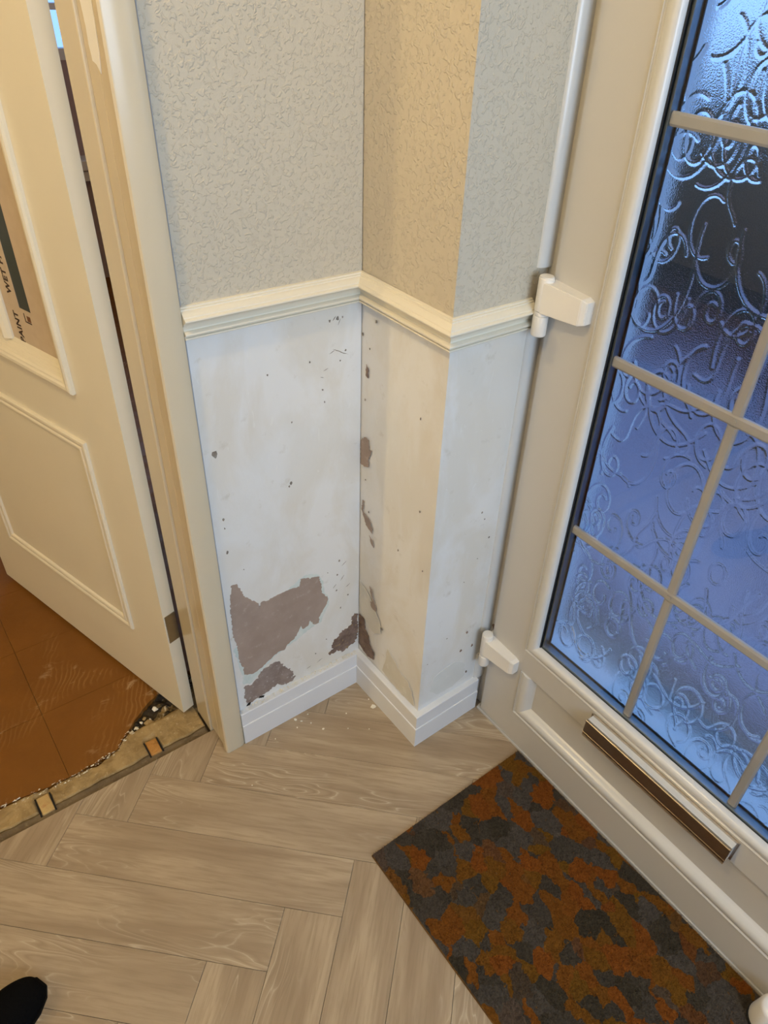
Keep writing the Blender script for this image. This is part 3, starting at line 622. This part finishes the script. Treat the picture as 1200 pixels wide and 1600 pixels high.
# patterned outer pane: displaced front grid, flat back
def pattern_pane():
    y0, y1, z0, z1 = IY0 + .006, IY1 - .006, IZ0 - .006, IZ1 + .006
    st = .0015; ny = int((y0 - y1) / st); nz_ = int((z1 - z0) / st)
    Hh = np.zeros((nz_ + 1, ny + 1), np.float32); rg = np.random.default_rng(12)
    rad = 2; oy, oz = np.meshgrid(np.arange(-rad, rad + 1), np.arange(-rad, rad + 1)); dd = (oy.ravel(), oz.ravel())
    def stamp(ps, amp, wid):
        fy = ps[:, 0] / st; fz = ps[:, 1] / st; iy = np.round(fy).astype(int); iz = np.round(fz).astype(int)
        for a_, b_ in zip(*dd):
            jy, jz = iy + a_, iz + b_; ok = (jy >= 0) & (jy <= ny) & (jz >= 0) & (jz <= nz_)
            r2 = ((jy - fy) ** 2 + (jz - fz) ** 2) * st * st; h = amp * np.clip(1 - r2 / (wid * wid), 0, 1) ** 1.5
            np.maximum.at(Hh, (jz[ok], jy[ok]), h[ok].astype(np.float32))
    Wp, Hp = ny * st, nz_ * st
    for gy in range(int(Wp / .047) + 2):
        for gz in range(int(Hp / .052) + 2):
            p = np.array([gy * .047 + rg.uniform(-.018, .018), gz * .052 + rg.uniform(-.018, .018)])
            kind = rg.integers(0, 3); th = rg.uniform(0, 6.28); n = rg.integers(120, 260); ds = .0009; pts = []
            sgn = rg.choice([-1, 1]); k0 = rg.uniform(70, 120); k1 = rg.uniform(8, 26); f = rg.uniform(14, 30)
            for i in range(n):
                t = i / n; s_ = i * ds
                if kind == 0: k = sgn * (k0 * (1 - t) ** 1.6 + k1)                 # spiral opening out
                elif kind == 1: k = sgn * (45 + 60 * math.sin(f * s_ + th))         # loops
                else: k = 62 * math.sin(s_ * f * 1.7 + th)                           # wavy noodle
                th += k * ds; p = p + np.array([math.cos(th) * .75, math.sin(th) * 1.2]) * ds; pts.append(p.copy())
            stamp(np.array(pts), rg.uniform(.0016, .0023), rg.uniform(.0028, .0038))
    # gentle large waviness
    Y, Z = np.meshgrid(np.arange(ny + 1) * st, np.arange(nz_ + 1) * st)
    Hh += .00022 * np.sin(Y * 61 + 2 * np.sin(Z * 23)) * np.sin(Z * 47 + 1.5 * np.sin(Y * 31))
    xf = .2128; xb = .2175
    V = np.empty(((nz_ + 1) * (ny + 1), 3), np.float32)
    V[:, 0] = (xf - Hh + .0002).ravel(); V[:, 1] = (y0 - Y * (y0 - y1) / Wp).ravel(); V[:, 2] = (z0 + Z).ravel()
    idx = np.arange((nz_ + 1) * (ny + 1)).reshape(nz_ + 1, ny + 1)
    F = np.stack([idx[:-1, :-1], idx[1:, :-1], idx[1:, 1:], idx[:-1, 1:]], -1).reshape(-1, 4)
    # back: rim + 1 quad
    rim = np.concatenate([idx[0, :], idx[1:, -1], idx[-1, -2::-1], idx[-2:0:-1, 0]])
    nb = len(V); VB = V[rim].copy(); VB[:, 0] = xb; V = np.concatenate([V, VB])
    m_ = len(rim); ri = np.arange(m_); rj = (ri + 1) % m_
    F2 = np.stack([rim[rj], rim[ri], nb + ri, nb + rj], -1)
    me = bpy.data.meshes.new('patterned_pane'); nq = len(F) + len(F2)
    me.vertices.add(len(V)); me.vertices.foreach_set('co', V.ravel())
    me.loops.add(nq * 4 + m_); li = np.concatenate([F.ravel(), F2.ravel(), (nb + ri)[::-1] if False else nb + ri]).astype(np.int32)
    me.loops.foreach_set('vertex_index', li); me.polygons.add(nq + 1)
    ls = np.concatenate([np.arange(nq) * 4, [nq * 4]]).astype(np.int32); me.polygons.foreach_set('loop_start', ls)
    me.polygons.foreach_set('use_smooth', np.array([True] * len(F) + [False] * (len(F2) + 1)))
    me.update(calc_edges=True); me.validate()
    bb = bmesh.new(); bb.from_mesh(me); bmesh.ops.recalc_face_normals(bb, faces=bb.faces); bb.to_mesh(me); bb.free()
    me.materials.append(M['glass_tex'])
    o = bpy.data.objects.new('patterned_pane', me); C.objects.link(o); o.parent = D1; o.matrix_parent_inverse = Matrix.Translation((-.2, .70, 0))
    o['label'] = 'obscure glass with raised swirling loops'
pattern_pane()
# outer beads, white, sloping out
ob = [(-.045, .2180), (.0, .2180), (-.010, .262), (-.028, .300), (-.045, .300)]
d1('outer_bead', merge(ring_yz(ob, IY0 + .002, IY1 - .002, IZ0 - .004, IZ1)), M['white'])
b = BM(); box(b, .262, .36, -1.20, -.25, .0, .03, .004); d1('outer_sill', b, M['white'])
# georgian bars inside the sealed unit
def hexbar(axis, c, lo, hi, wd=.0088, x=.2022):
    pr = [(-wd, .0022), (-wd, -.0022), (-wd * .62, -.0046), (wd * .62, -.0046), (wd, -.0022), (wd, .0022), (wd * .62, .0046), (-wd * .62, .0046)]
    b = BM()
    if axis == 'y': rings = [[(x + h, t, c + w_) for w_, h in pr] for t in (lo, hi)]
    else: rings = [[(x + h, c + w_, t) for w_, h in pr] for t in (lo, hi)]
    prism(b, rings); bmesh.ops.recalc_face_normals(b, faces=b.faces); return b
HZ = [.6585, .9915, 1.3265, 1.66]; VY = [-.6095, -.8372]
for z in HZ:
    d1('glazing_bar', hexbar('y', z - .004, IY1 + .0068, IY0 - .0068), M['pvc_bead'])
for y in VY:
    zs = [IZ0 + .0068] + HZ + [IZ1 - .0068]
    for z0, z1 in zip(zs, zs[1:]): d1('glazing_bar', hexbar('z', y, z0 + (.0048 if z0 in HZ else 0), z1 - (.0128 if z1 in HZ else 0), .0082), M['pvc_bead'])
    for z in HZ:
        b = BM(); cyl(b, (.1966, y, z - .004), .0042, .0022, 'x', 14); d1('bar_crossing', b, M['pvc_bead'])
# letter flap
lb = empty('letter_flap', (.182, -.717, .276)); lb.parent = D1; lb.matrix_parent_inverse = Matrix.Translation((-.2, .70, 0)); lb['label'] = 'long satin metal letter flap'
def dl(name, b, m):
    o = obj(name, b, m); o.parent = lb; o.matrix_parent_inverse = Matrix.Translation((-.182, .717, -.276)); return o
b = BM(); box(b, .1780, .1819, -.882, -.552, .250, .3035, .0008); dl('back_plate', b, M['alu'])
b = BM(); LH = .2985
fp = [(.1583, .2535), (.1580, .2540), (.1583, .2552), (.1580, .2556), (.1583, .2572), (.1580, .2576), (.1583, .2592), (.1580, .2650), (.1583, .2654), (.1586, LH - .001), (.1596, LH), (.1640, LH), (.1640, .2535)]
prism(b, [[(x, y, z) for x, z in fp] for y in (-.8780, -.5550)]); bmesh.ops.recalc_face_normals(b, faces=b.faces); dl('flap', b, M['alu'])
b = BM(); box(b, .1641, .1779, -.8775, -.5555, LH - .004, LH); box(b, .1641, .1779, -.8775, -.8755, .2540, LH - .0041); box(b, .1641, .1779, -.5575, -.5555, .2540, LH - .0041); dl('flap_housing', b, M['pvc_bead'])
# flag hinges
def flag(name, zt, zb, za0, za1, zsplit, label):
    h = empty(name, (.170, -.262, zb)); h.parent = D1; h.matrix_parent_inverse = Matrix.Translation((-.2, .70, 0)); h['label'] = label
    def dh(n_, b, m=M['pvc_hinge'], **k):
        o = obj(n_, b, m, **k); o.parent = h; o.matrix_parent_inverse = Matrix.Translation((-.170, .262, -zb)); return o
    kx, ky, kr = .1655, -.2645, .0125
    b = BM(); cyl(b, (kx, ky, (za0 + .001 + zt) / 2), kr, zt - za0 - .001, seg=32, bev=.0012); dh('knuckle', b, angle=.6)
    b = BM(); cyl(b, (kx, ky, (zb + zsplit) / 2), kr, zsplit - zb, seg=32, bev=.0022); dh('lower_knuckle', b, angle=.6)
    b = BM(); cyl(b, (kx, ky, (zsplit + za0) / 2 + .0005), kr - .0008, za0 - zsplit, seg=32); dh('washer', b, angle=.6)
    b = BM(); cyl(b, (kx, ky, zt + .0008), kr - .0012, .003, seg=32, bev=.001); dh('pin_cap', b, angle=.6)
    # wedge shaped arm over the leaf
    b = BM(); y0, y1 = ky - .004, -.342
    A = [(kx - kr + .001, y0, za0 - .001), (XL_, y0, za0 - .001), (XL_, y0, za1 + .002), (kx - kr + .001, y0, za1 + .002)]
    Bq = [(.161, y1, za0 + .003), (XL_, y1, za0 + .003), (XL_, y1, za1 - .002), (.161, y1, za1 - .002)]
    Cq = [(.166, y1 - .009, za0 + .006), (XL_, y1 - .009, za0 + .006), (XL_, y1 - .009, za1 - .006), (.166, y1 - .009, za1 - .006)]
    prism(b, [A, Bq, Cq]); bmesh.ops.recalc_face_normals(b, faces=b.faces)
    bmesh.ops.bevel(b, geom=[e_ for e_ in b.edges if all(v_.co.x < .17 for v_ in e_.verts)], offset=.0012, segments=2, affect='EDGES')
    dh('arm', b)
    b = BM(); box(b, .176, .1999, -.262, -.2535, za0, za1); dh('frame_bracket', b)
flag('flag_hinge', 1.083, .988, 1.029, 1.076, 1.022, 'upper white flag hinge beside the dado rail')
flag('flag_hinge', .281, .186, .224, .268, .216, 'lower white flag hinge just above the skirting')
o = patch('rust_stain', blob(-.249, .272, .0062, .009, 77, 10), 'x', .1999, .0004, M['mould_dark'], None, None, .0008, .003, 3); o.parent = D1; o.matrix_parent_inverse = Matrix.Translation((-.2, .70, 0))
o = patch('rust_stain', [(-.2535, .02), (-.2535, .09), (-.2565, .10), (-.2605, .06), (-.262, .03), (-.26, .015)], 'x', .1999, .0004, M['mould_dark'], None, None, .0008, .004, 5); o.parent = D1; o.matrix_parent_inverse = Matrix.Translation((-.2, .70, 0))

# ------------------------------------------------------------------ doorway lining and inner door (door_2)
LT = -.3715
D2 = struct(empty('door_2', (LT, .13, 0))); D2['label'] = 'cream panelled inner door standing open into the next room'
iv = Matrix.Translation((-LT, -.13, 0))
def d2(name, b, m, **k):
    o = obj(name, b, m, **k); o.parent = D2; o.matrix_parent_inverse = iv; return o
ar = [(AX, 0), (AX, -.0105), (AX - .0015, -.0135), (AX - .006, -.0165), (AX - .012, -.0178), (AX - .040, -.0178), (AX - .0425, -.0168), (AX - .0448, -.0135), (AX - .0450, 0)]
b = BM(); prism(b, [[(x, y, z) for x, y in ar] for z in (.0005, 2.09)]); bmesh.ops.recalc_face_normals(b, faces=b.faces); d2('architrave', b, M['gloss'], angle=.5)
b = BM(); prism(b, [[(x, y, z) for x, y in ((AX + .0002, -.0002), (AX + .0046, -.0002), (AX + .0040, -.0035), (AX + .0002, -.0105))] for z in (HS + .001, ZD - .052)]); bmesh.ops.recalc_face_normals(b, faces=b.faces); d2('contact_shade_line', b, M['contact_shade'])  # thin strip drawn for the shade line where architrave meets wall
b = BM(); prism(b, [[(x, y, z) for x, y in ((AX + .0002, -.0002), (AX + .0046, -.0002), (AX + .0040, -.0035), (AX + .0002, -.0105))] for z in (ZD + .001, 2.09)]); bmesh.ops.recalc_face_normals(b, faces=b.faces); d2('contact_shade_line', b, M['contact_shade'])
# lining in two boards + stop
b = BM(); box(b, -.3660, -.3552, .0008, .0235, .010, 2.04, .0012); d2('door_lining', b, M['gloss'])
b = BM(); box(b, -.3662, -.3552, .0240, .0615, .012, 2.04, .0014); d2('door_lining', b, M['gloss'])
b = BM(); box(b, -.3712, -.3552, .0620, .1345, -.004, 2.04, .0024, 3); d2('door_stop_bead', b, M['gloss'])
o = patch('bright_streak', [(.045, 1.55), (.0453, 1.40), (.0415, 1.376), (.0427, 1.3567), (.0393, 1.3407), (.026, 1.338), (.016, 1.330), (.010, 1.3505), (.0066, 1.376), (.0044, 1.403), (.004, 1.55)], 'x', -.3664, .0005, M['streak_white'], None, 'bright white streak high on the lining', .0003, .004, 9)  # the streak's brightness is put into its colour
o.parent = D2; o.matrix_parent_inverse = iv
# the leaf, own frame: local X = s (along leaf from hinge edge), local Y = outwards (towards viewer's left), Z up
A0 = Vector((-0.4025, 0.13746, 0)); B0 = Vector((-0.6072, 0.86349, 0))
sx = (B0 - A0).normalized(); sy = Vector((-sx.y, sx.x, 0)).normalized()      # sy = visible face normal
if sy.dot(Vector((-1, 0, 0))) < 0: sy = -sy
LM = Matrix(((sx.x, sy.x, 0, A0.x), (sx.y, sy.y, 0, A0.y), (0, 0, 1, 0), (0, 0, 0, 1)))
flip = sx.x * sy.y - sx.y * sy.x < 0
def d2l(name, b, m, parent=None, label=None, **k):
    b.transform(LM)
    if flip: bmesh.ops.reverse_faces(b, faces=b.faces)
    o = obj(name, b, m, **k); o.parent = parent or D2; o.matrix_parent_inverse = iv
    if label: o['label'] = label
    return o
TH = .0290; LW = .7543; Z0 = .010; ZT = 1.985
UO = (.120, LW - .120, .812, 1.862)       # outer edge of upper (glazed) moulding
LO = (.128, LW - .120, .209, .708)        # outer edge of lower moulding
def lslab(b, s0, s1, z0, z1, y0=-TH, y1=0): box(b, s0, s1, y0, y1, z0, z1)
b = BM(); hs_ = .024
lslab(b, 0, UO[0] + hs_, Z0, ZT); lslab(b, UO[1] - hs_, LW, Z0, ZT); lslab(b, UO[0] + hs_, UO[1] - hs_, Z0, UO[2] + hs_); lslab(b, UO[0] + hs_, UO[1] - hs_, UO[3] - hs_, ZT)
bmesh.ops.remove_doubles(b, verts=b.verts, dist=1e-5); d2l('leaf', b, M['leaf_paint'])
def lring(prof, q):
    out = []
    s0, s1, z0, z1 = q; cs = [(s0, z0, 1, 1), (s1, z0, -1, 1), (s1, z1, -1, -1), (s0, z1, 1, -1)]
    for k in range(4):
        b = BM(); A, B_ = cs[k], cs[(k + 1) % 4]
        prism(b, [[(c[0] + d * c[2], h, c[1] + d * c[3]) for d, h in prof] for c in (A, B_)]); bmesh.ops.recalc_face_normals(b, faces=b.faces); out.append(b)
    return out
um = [(0, 0), (0, .0060), (.0025, .0092), (.0070, .0104), (.0120, .0098), (.0150, .0070), (.0180, .0062), (.0215, .0030), (.0215, .0012), (.0262, -.0010), (.0262, -.0022), (.0310, -.0048), (.0310, -.0060), (.0360, -.0088), (.0360, -.0100), (.0430, -.0135), (.0430, -.020), (.022, -.020), (.022, 0)]
for q in lring(um, UO): d2l('glazing_moulding', q, M['leaf_paint'], angle=.35)
lm = [(0, 0), (0, .0035), (.003, .0062), (.008, .0066), (.0115, .0052), (.0135, .0030), (.0165, .0030), (.0190, .0052), (.0225, .0054), (.0260, .0040), (.0290, 0)]
for q in lring(lm, LO): d2l('panel_moulding', q, M['leaf_paint'], angle=.4)
# glazed part
gs0, gs1, gz0, gz1 = UO[0] + .043, UO[1] - .043, UO[2] + .043, UO[3] - .043
b = BM(); lslab(b, gs0 - .004, gs1 + .004, gz0 - .004, gz1 + .004, -.020, -.0150); pane = d2l('glass_pane', b, M['glass_dark'])
cw = (gs1 - gs0) / 3
def mbar(b, s0, s1, z0, z1, vert):
    if vert:
        m_ = (s0 + s1) / 2; pr = [(s0, -.0149), (s0, -.0110), (s0 + .006, -.0055), (m_ - .003, -.0015), (m_ + .003, -.0015), (s1 - .006, -.0055), (s1, -.0110), (s1, -.0149)]
        prism(b, [[(s_, h, z) for s_, h in pr] for z in (z0, z1)])
    else:
        m_ = (z0 + z1) / 2; pr = [(z0, -.0149), (z0, -.0110), (z0 + .006, -.0055), (m_ - .003, -.0015), (m_ + .003, -.0015), (z1 - .006, -.0055), (z1, -.0110), (z1, -.0149)]
        prism(b, [[(s_, h, z) for z, h in pr] for s_ in (s0, s1)])
    bmesh.ops.recalc_face_normals(b, faces=b.faces)
MS = .335
for s_ in (MS, MS + .17):
    b = BM(); mbar(b, s_ - .016, s_ + .016, gz0 - .003, gz1 + .003, True); d2l('glazing_bar', b, M['leaf_paint'])
for ss0, ss1 in ((gs0 - .003, MS - .016), (MS + .016, MS + .154), (MS + .186, gs1 + .003)):
    b = BM(); mbar(b, ss0, ss1, 1.35, 1.382, False); d2l('glazing_bar', b, M['leaf_paint'])
# masking tape round the pane, printed
ty = -.0146
def strip(name, s0, s1, z0, z1, m, lab=None, t=.0003, y=ty, parent=None):
    b = BM(); box(b, s0, s1, y - .0002, y + t, z0, z1); return d2l(name, b, m, parent, lab)
tp = empty('masking_tape', (LT, .13, 0)); tp.parent = D2; tp.matrix_parent_inverse = iv; tp['label'] = 'buff masking tape printed WET PAINT round the glass edges'
iv_t = Matrix.Translation((-LT, -.13, 0))
for (a_, b_, c_, d_) in ((.2680, MS - .0165, gz0, 1.345), (gs0 + .001, .2680, gz0, gz0 + .070), (gs0 + .001, .2320, gz0 + .070, 1.345)):
    o = strip('tape_strip', a_, b_, c_, d_, M['tape'], parent=tp)
def text(txt, s, z, size, rot, m=M['ink'], parent=tp, sx_=1.0):
    cu = bpy.data.curves.new('lettering', 'FONT'); cu.body = txt; cu.size = size; cu.extrude = .00015; cu.offset = .0007; cu.align_x = 'LEFT'; cu.align_y = 'CENTER'; cu.space_character = 1.1
    t = bpy.data.objects.new('lettering', cu); C.objects.link(t); bpy.context.view_layer.update()
    me = bpy.data.meshes.new_from_object(t); bpy.data.objects.remove(t); b = BM(); b.from_mesh(me)
    # text XY -> leaf: seen from the face, image right is -s when s increases to the left
    ca, sa = math.cos(rot), math.sin(rot)
    for vv in b.verts:
        x, y, zz = vv.co; x *= sx_
        X, Y = x * ca - y * sa, x * sa + y * ca
        vv.co = (s - X, ty + .0004 + zz, z + Y)
    bmesh.ops.recalc_face_normals(b, faces=b.faces)
    me.clear_geometry(); return d2l('lettering', b, m, parent)
SC = (.2680 + MS - .0165) / 2 - .006
text('PAINT', SC, .853, .020, PI / 2); text('WET PAINT', SC, .946, .020, PI / 2); text('WET PAINT', SC, 1.095, .020, PI / 2); text('WET PAINT', SC, 1.24, .020, PI / 2)
strip('lettering', .2565, .2590, .9010, .9180, M['ink'], y=ty + .0003, parent=tp); strip('lettering', .2385, .2565, .9010, .9032, M['ink'], y=ty + .0003, parent=tp)
strip('lettering', .2390, .2500, .9045, .9150, M['ink_brown'], y=ty + .0003, parent=tp)
# old steel hinge on the edge facing the doorway
hz0, hz1 = .2470, .3260
b = BM(); box(b, .0000, .0000 + .0014, -.0285, -.0030, hz0, hz1)
b.transform(Matrix.Translation((-.0014, 0, 0))); hg = d2l('butt_hinge', b, M['steel'], None, 'tarnished steel butt hinge low on the door edge')
for zz in (.258, .284, .312):
    b = BM(); cyl(b, (-.0018, -.017 + (.004 if zz == .284 else 0), zz), .0036, .0012, 'x', 14); d2l('screw', b, M['screw'], hg)
b = BM(); cyl(b, (-.004, -.0375, (hz0 + hz1) / 2), .0055, hz1 - hz0, 'z', 16); d2l('hinge_knuckle', b, M['steel'], hg)

# ------------------------------------------------------------------ things on the floor
# door mat
MX0, MX1, MY0, MY1 = -.2405, .1765, -1.13, -.4040
mt = tag(empty('door_mat', ((MX0 + MX1) / 2, (MY0 + MY1) / 2, 0)), 'brown and dark grey mottled door mat lying against the front door', 'mat')
hw, hh = (MX1 - MX0) / 2, (MY1 - MY0) / 2
b = BM(); box(b, -hw, hw, -hh, hh, .0, .0045, .0012); obj('backing', b, M['mat_edge'], mt)
b = BM(); n1, n2 = 60, 110
vs = [[b.verts.new((-hw + .0015 + (2 * hw - .003) * i / n1, -hh + .0015 + (2 * hh - .003) * j / n2, .0048 + .0016 * (nz(i * .01, j * .01, 60) + .3))) for j in range(n2 + 1)] for i in range(n1 + 1)]
for i in range(n1):
    for j in range(n2): b.faces.new((vs[i][j], vs[i + 1][j], vs[i + 1][j + 1], vs[i][j + 1]))
o = obj('pile_bed', b, M['mat'], mt, smooth=True)
rg = np.random.default_rng(4); NF = 90000
px = rg.uniform(-hw + .0008, hw - .0008, NF); py = rg.uniform(-hh + .0008, hh - .0008, NF)
ang = rg.uniform(0, 6.283, NF); lean = rg.uniform(.0006, .0030, NF); hgt = rg.uniform(.0028, .0066, NF); wd = rg.uniform(.0003, .0008, NF)
base = np.stack([px, py, np.full(NF, .0042)], 1); dx = np.stack([np.cos(ang), np.sin(ang), np.zeros(NF)], 1); la = ang + rg.uniform(.5, 2.5, NF)
tip = base + np.stack([np.cos(la) * lean, np.sin(la) * lean, hgt], 1)
V = np.stack([base - dx * wd[:, None], base + dx * wd[:, None], tip], 1).reshape(-1, 3)
me = bpy.data.meshes.new('pile'); me.vertices.add(NF * 3); me.vertices.foreach_set('co', V.astype(np.float32).ravel()); me.loops.add(NF * 3); me.loops.foreach_set('vertex_index', np.arange(NF * 3, dtype=np.int32))
me.polygons.add(NF); me.polygons.foreach_set('loop_start', np.arange(NF, dtype=np.int32) * 3); me.update(calc_edges=True); me.materials.append(M['mat'])
stuff(link('pile', me, mt))
# flakes of paint
FL = [(-0.0249, -0.1024, 6.0), (-0.1971, -0.0269, 3.4), (-0.1879, -0.038, 2), (-0.1723, -0.0559, 1.6), (-0.1576, -0.0865, 2.4), (-0.0218, -0.0787, 1.8), (-0.0895, -0.0816, 1.5), (-0.1661, -0.030, 1.6), (-0.2616, -0.0454, 1.4), (-.205, -.048, 1.6), (-.11, -.12, 1.2), (-.36, -.12, 1.3), (-.07, -.15, 1.2)]
FLL = ['small cream flake just right of the second largest one', 'speck of cream paint right of the small flake by the back skirting', 'small cream flake on the planks below the right half of the back skirting', 'small cream flake against the pier skirting just above the largest flake',
       'cream speck on the planks between the back skirting and the largest flake', 'cream speck tight against the middle of the back skirting', 'cream speck nearest the architrave foot', 'cream speck just below the second largest flake',
       'lone cream speck further out, below the middle of the nook', 'lone cream speck on the plank below the architrave foot', 'lone cream speck left of the pier skirting, below the largest flake']
for i, (x, y, q) in enumerate(FL):
    r = random.Random(i + 50); b = BM(); k = 7
    ring = [(q * .001 * r.uniform(.6, 1.2) * math.cos(t * 2 * PI / k) * 1.3, q * .001 * r.uniform(.6, 1.2) * math.sin(t * 2 * PI / k)) for t in range(k)]
    prism(b, [[(p[0], p[1], 0) for p in ring], [(p[0] * .9, p[1] * .9, .0012 + .0005 * r.random()) for p in ring]])
    o = obj('paint_flake', b, M['flake']); o.location = (x, y, .0001); o.rotation_euler = (0, 0, r.uniform(0, 6))
    if i == 0: tag(o, 'largest cream paint flake on the floor by the inner skirting corner', 'flake', 'paint flakes on the floor')
    elif i == 1: tag(o, 'second largest cream flake on the floor, near the middle of the back skirting', 'flake', 'paint flakes on the floor')
    else: tag(o, FLL[i - 2], 'flake', 'paint flakes on the floor')
# black shoe, toe just in frame
sh = tag(empty('shoe', (-.95, -.300, 0), math.atan2(.055, .125)), 'rounded black fabric shoe toe at the lower left corner of the floor', 'shoe')
b = BM(); secs = []
#      x      half width  height
for x, wl, wr, h in [(-.145, .012, .012, .040), (-.138, .026, .026, .062), (-.115, .033, .033, .070), (-.07, .036, .035, .068), (-.02, .039, .036, .062), (.03, .045, .040, .056), (.07, .046, .041, .048), (.10, .040, .036, .040), (.122, .028, .026, .031), (.132, .014, .013, .022)]:
    ring = []
    for k in range(20):
        t = 2 * PI * k / 20; c_, s_ = math.cos(t), math.sin(t); yy = (wl if c_ > 0 else wr) * (abs(c_) ** .8) * (1 if c_ > 0 else -1)
        zz = .010 + (h - .010) * (max(0, s_) ** .75) if s_ > 0 else .010 - .006 * (abs(s_) ** .4)
        ring.append((x, yy, zz))
    secs.append(ring)
prism(b, secs); bmesh.ops.recalc_face_normals(b, faces=b.faces); o = obj('upper', b, M['shoe'], sh, smooth=True)
m_ = o.modifiers.new('s', 'SUBSURF'); m_.levels = 2; m_.render_levels = 2
b = BM(); n_ = 28; rings_ = []
for rr, zz in ((.0, .0), (.004, .004), (.0, .008), (-.004, .004)):
    rings_.append([(-.085 + (.046 + rr) * math.cos(2 * PI * k / n_), (.027 + rr) * math.sin(2 * PI * k / n_), .0655 + zz + .004 * math.cos(2 * PI * k / n_ + PI)) for k in range(n_)])
prism(b, rings_ + [rings_[0]], cap=False); bmesh.ops.remove_doubles(b, verts=b.verts, dist=1e-6); bmesh.ops.recalc_face_normals(b, faces=b.faces); obj('collar', b, M['sole'], sh, smooth=True)
b = BM(); out = [(-.146, 0)] + [(x, w_ * .98) for x, w_ in [(-.138, .026), (-.115, .034), (-.02, .039), (.03, .045), (.07, .046), (.10, .040), (.122, .028), (.134, .012)]] + [(x, -w_ * .92) for x, w_ in [(.134, .012), (.122, .028), (.10, .040), (.07, .046), (.03, .044), (-.02, .039), (-.115, .036), (-.138, .028)]]
prism(b, [[(x, y, .0003) for x, y in out], [(x, y, .008) for x, y in out]]); bmesh.ops.recalc_face_normals(b, faces=b.faces); obj('sole', b, M['sole'], sh)
# white rounded stop at the right edge
ds = tag(empty('door_stop', (.146, -1.060, 0)), 'white rounded plastic stop at the right edge, on the mat against the door', 'door stop')
b = BM(); cyl(b, (0, 0, .0375), .030, .060, 'z', 32, .024, .008); obj('body', b, M['white'], ds, angle=.6)
b = BM(); cyl(b, (0, 0, .0085), .0305, .005, 'z', 32); obj('foot_ring', b, M['rubber'], ds)

# ------------------------------------------------------------------ outside the front door
b = BM(); box(b, .30, 14, -8, 8, -.14, -.10); struct(obj('ground_paving', b, M['paving']))
b = BM(); box(b, .30, .62, -1.5, -.1, -.10, -.02, .01); struct(obj('trim_6', b, M['render']))
b = BM(); r = random.Random(8)
for k in range(13):
    t = bmesh.new(); bmesh.ops.create_icosphere(t, subdivisions=3, radius=.5)
    cy = -2.6 + k * .72; cx = 3.1 + r.uniform(-.2, .2); sc_ = (r.uniform(.8, 1.1), r.uniform(.9, 1.25), r.uniform(.85, 1.5))
    for vv in t.verts:
        c = vv.co.copy(); vv.co = Vector((c.x * sc_[0], c.y * sc_[1], (c.z + .3) * sc_[2])) * (1 + .22 * mnoise.noise(c * 4 + Vector((k * 3, 0, 0)))) + Vector((cx, cy, 0))
        vv.co.z = max(vv.co.z, -.12)
    me_ = bpy.data.meshes.new('t'); t.to_mesh(me_); t.free(); b.from_mesh(me_); bpy.data.meshes.remove(me_)
hd = obj('garden_hedge', b, M['hedge'], smooth=True); tag(hd, 'dark garden hedge seen blurred through the patterned glass', 'hedge')
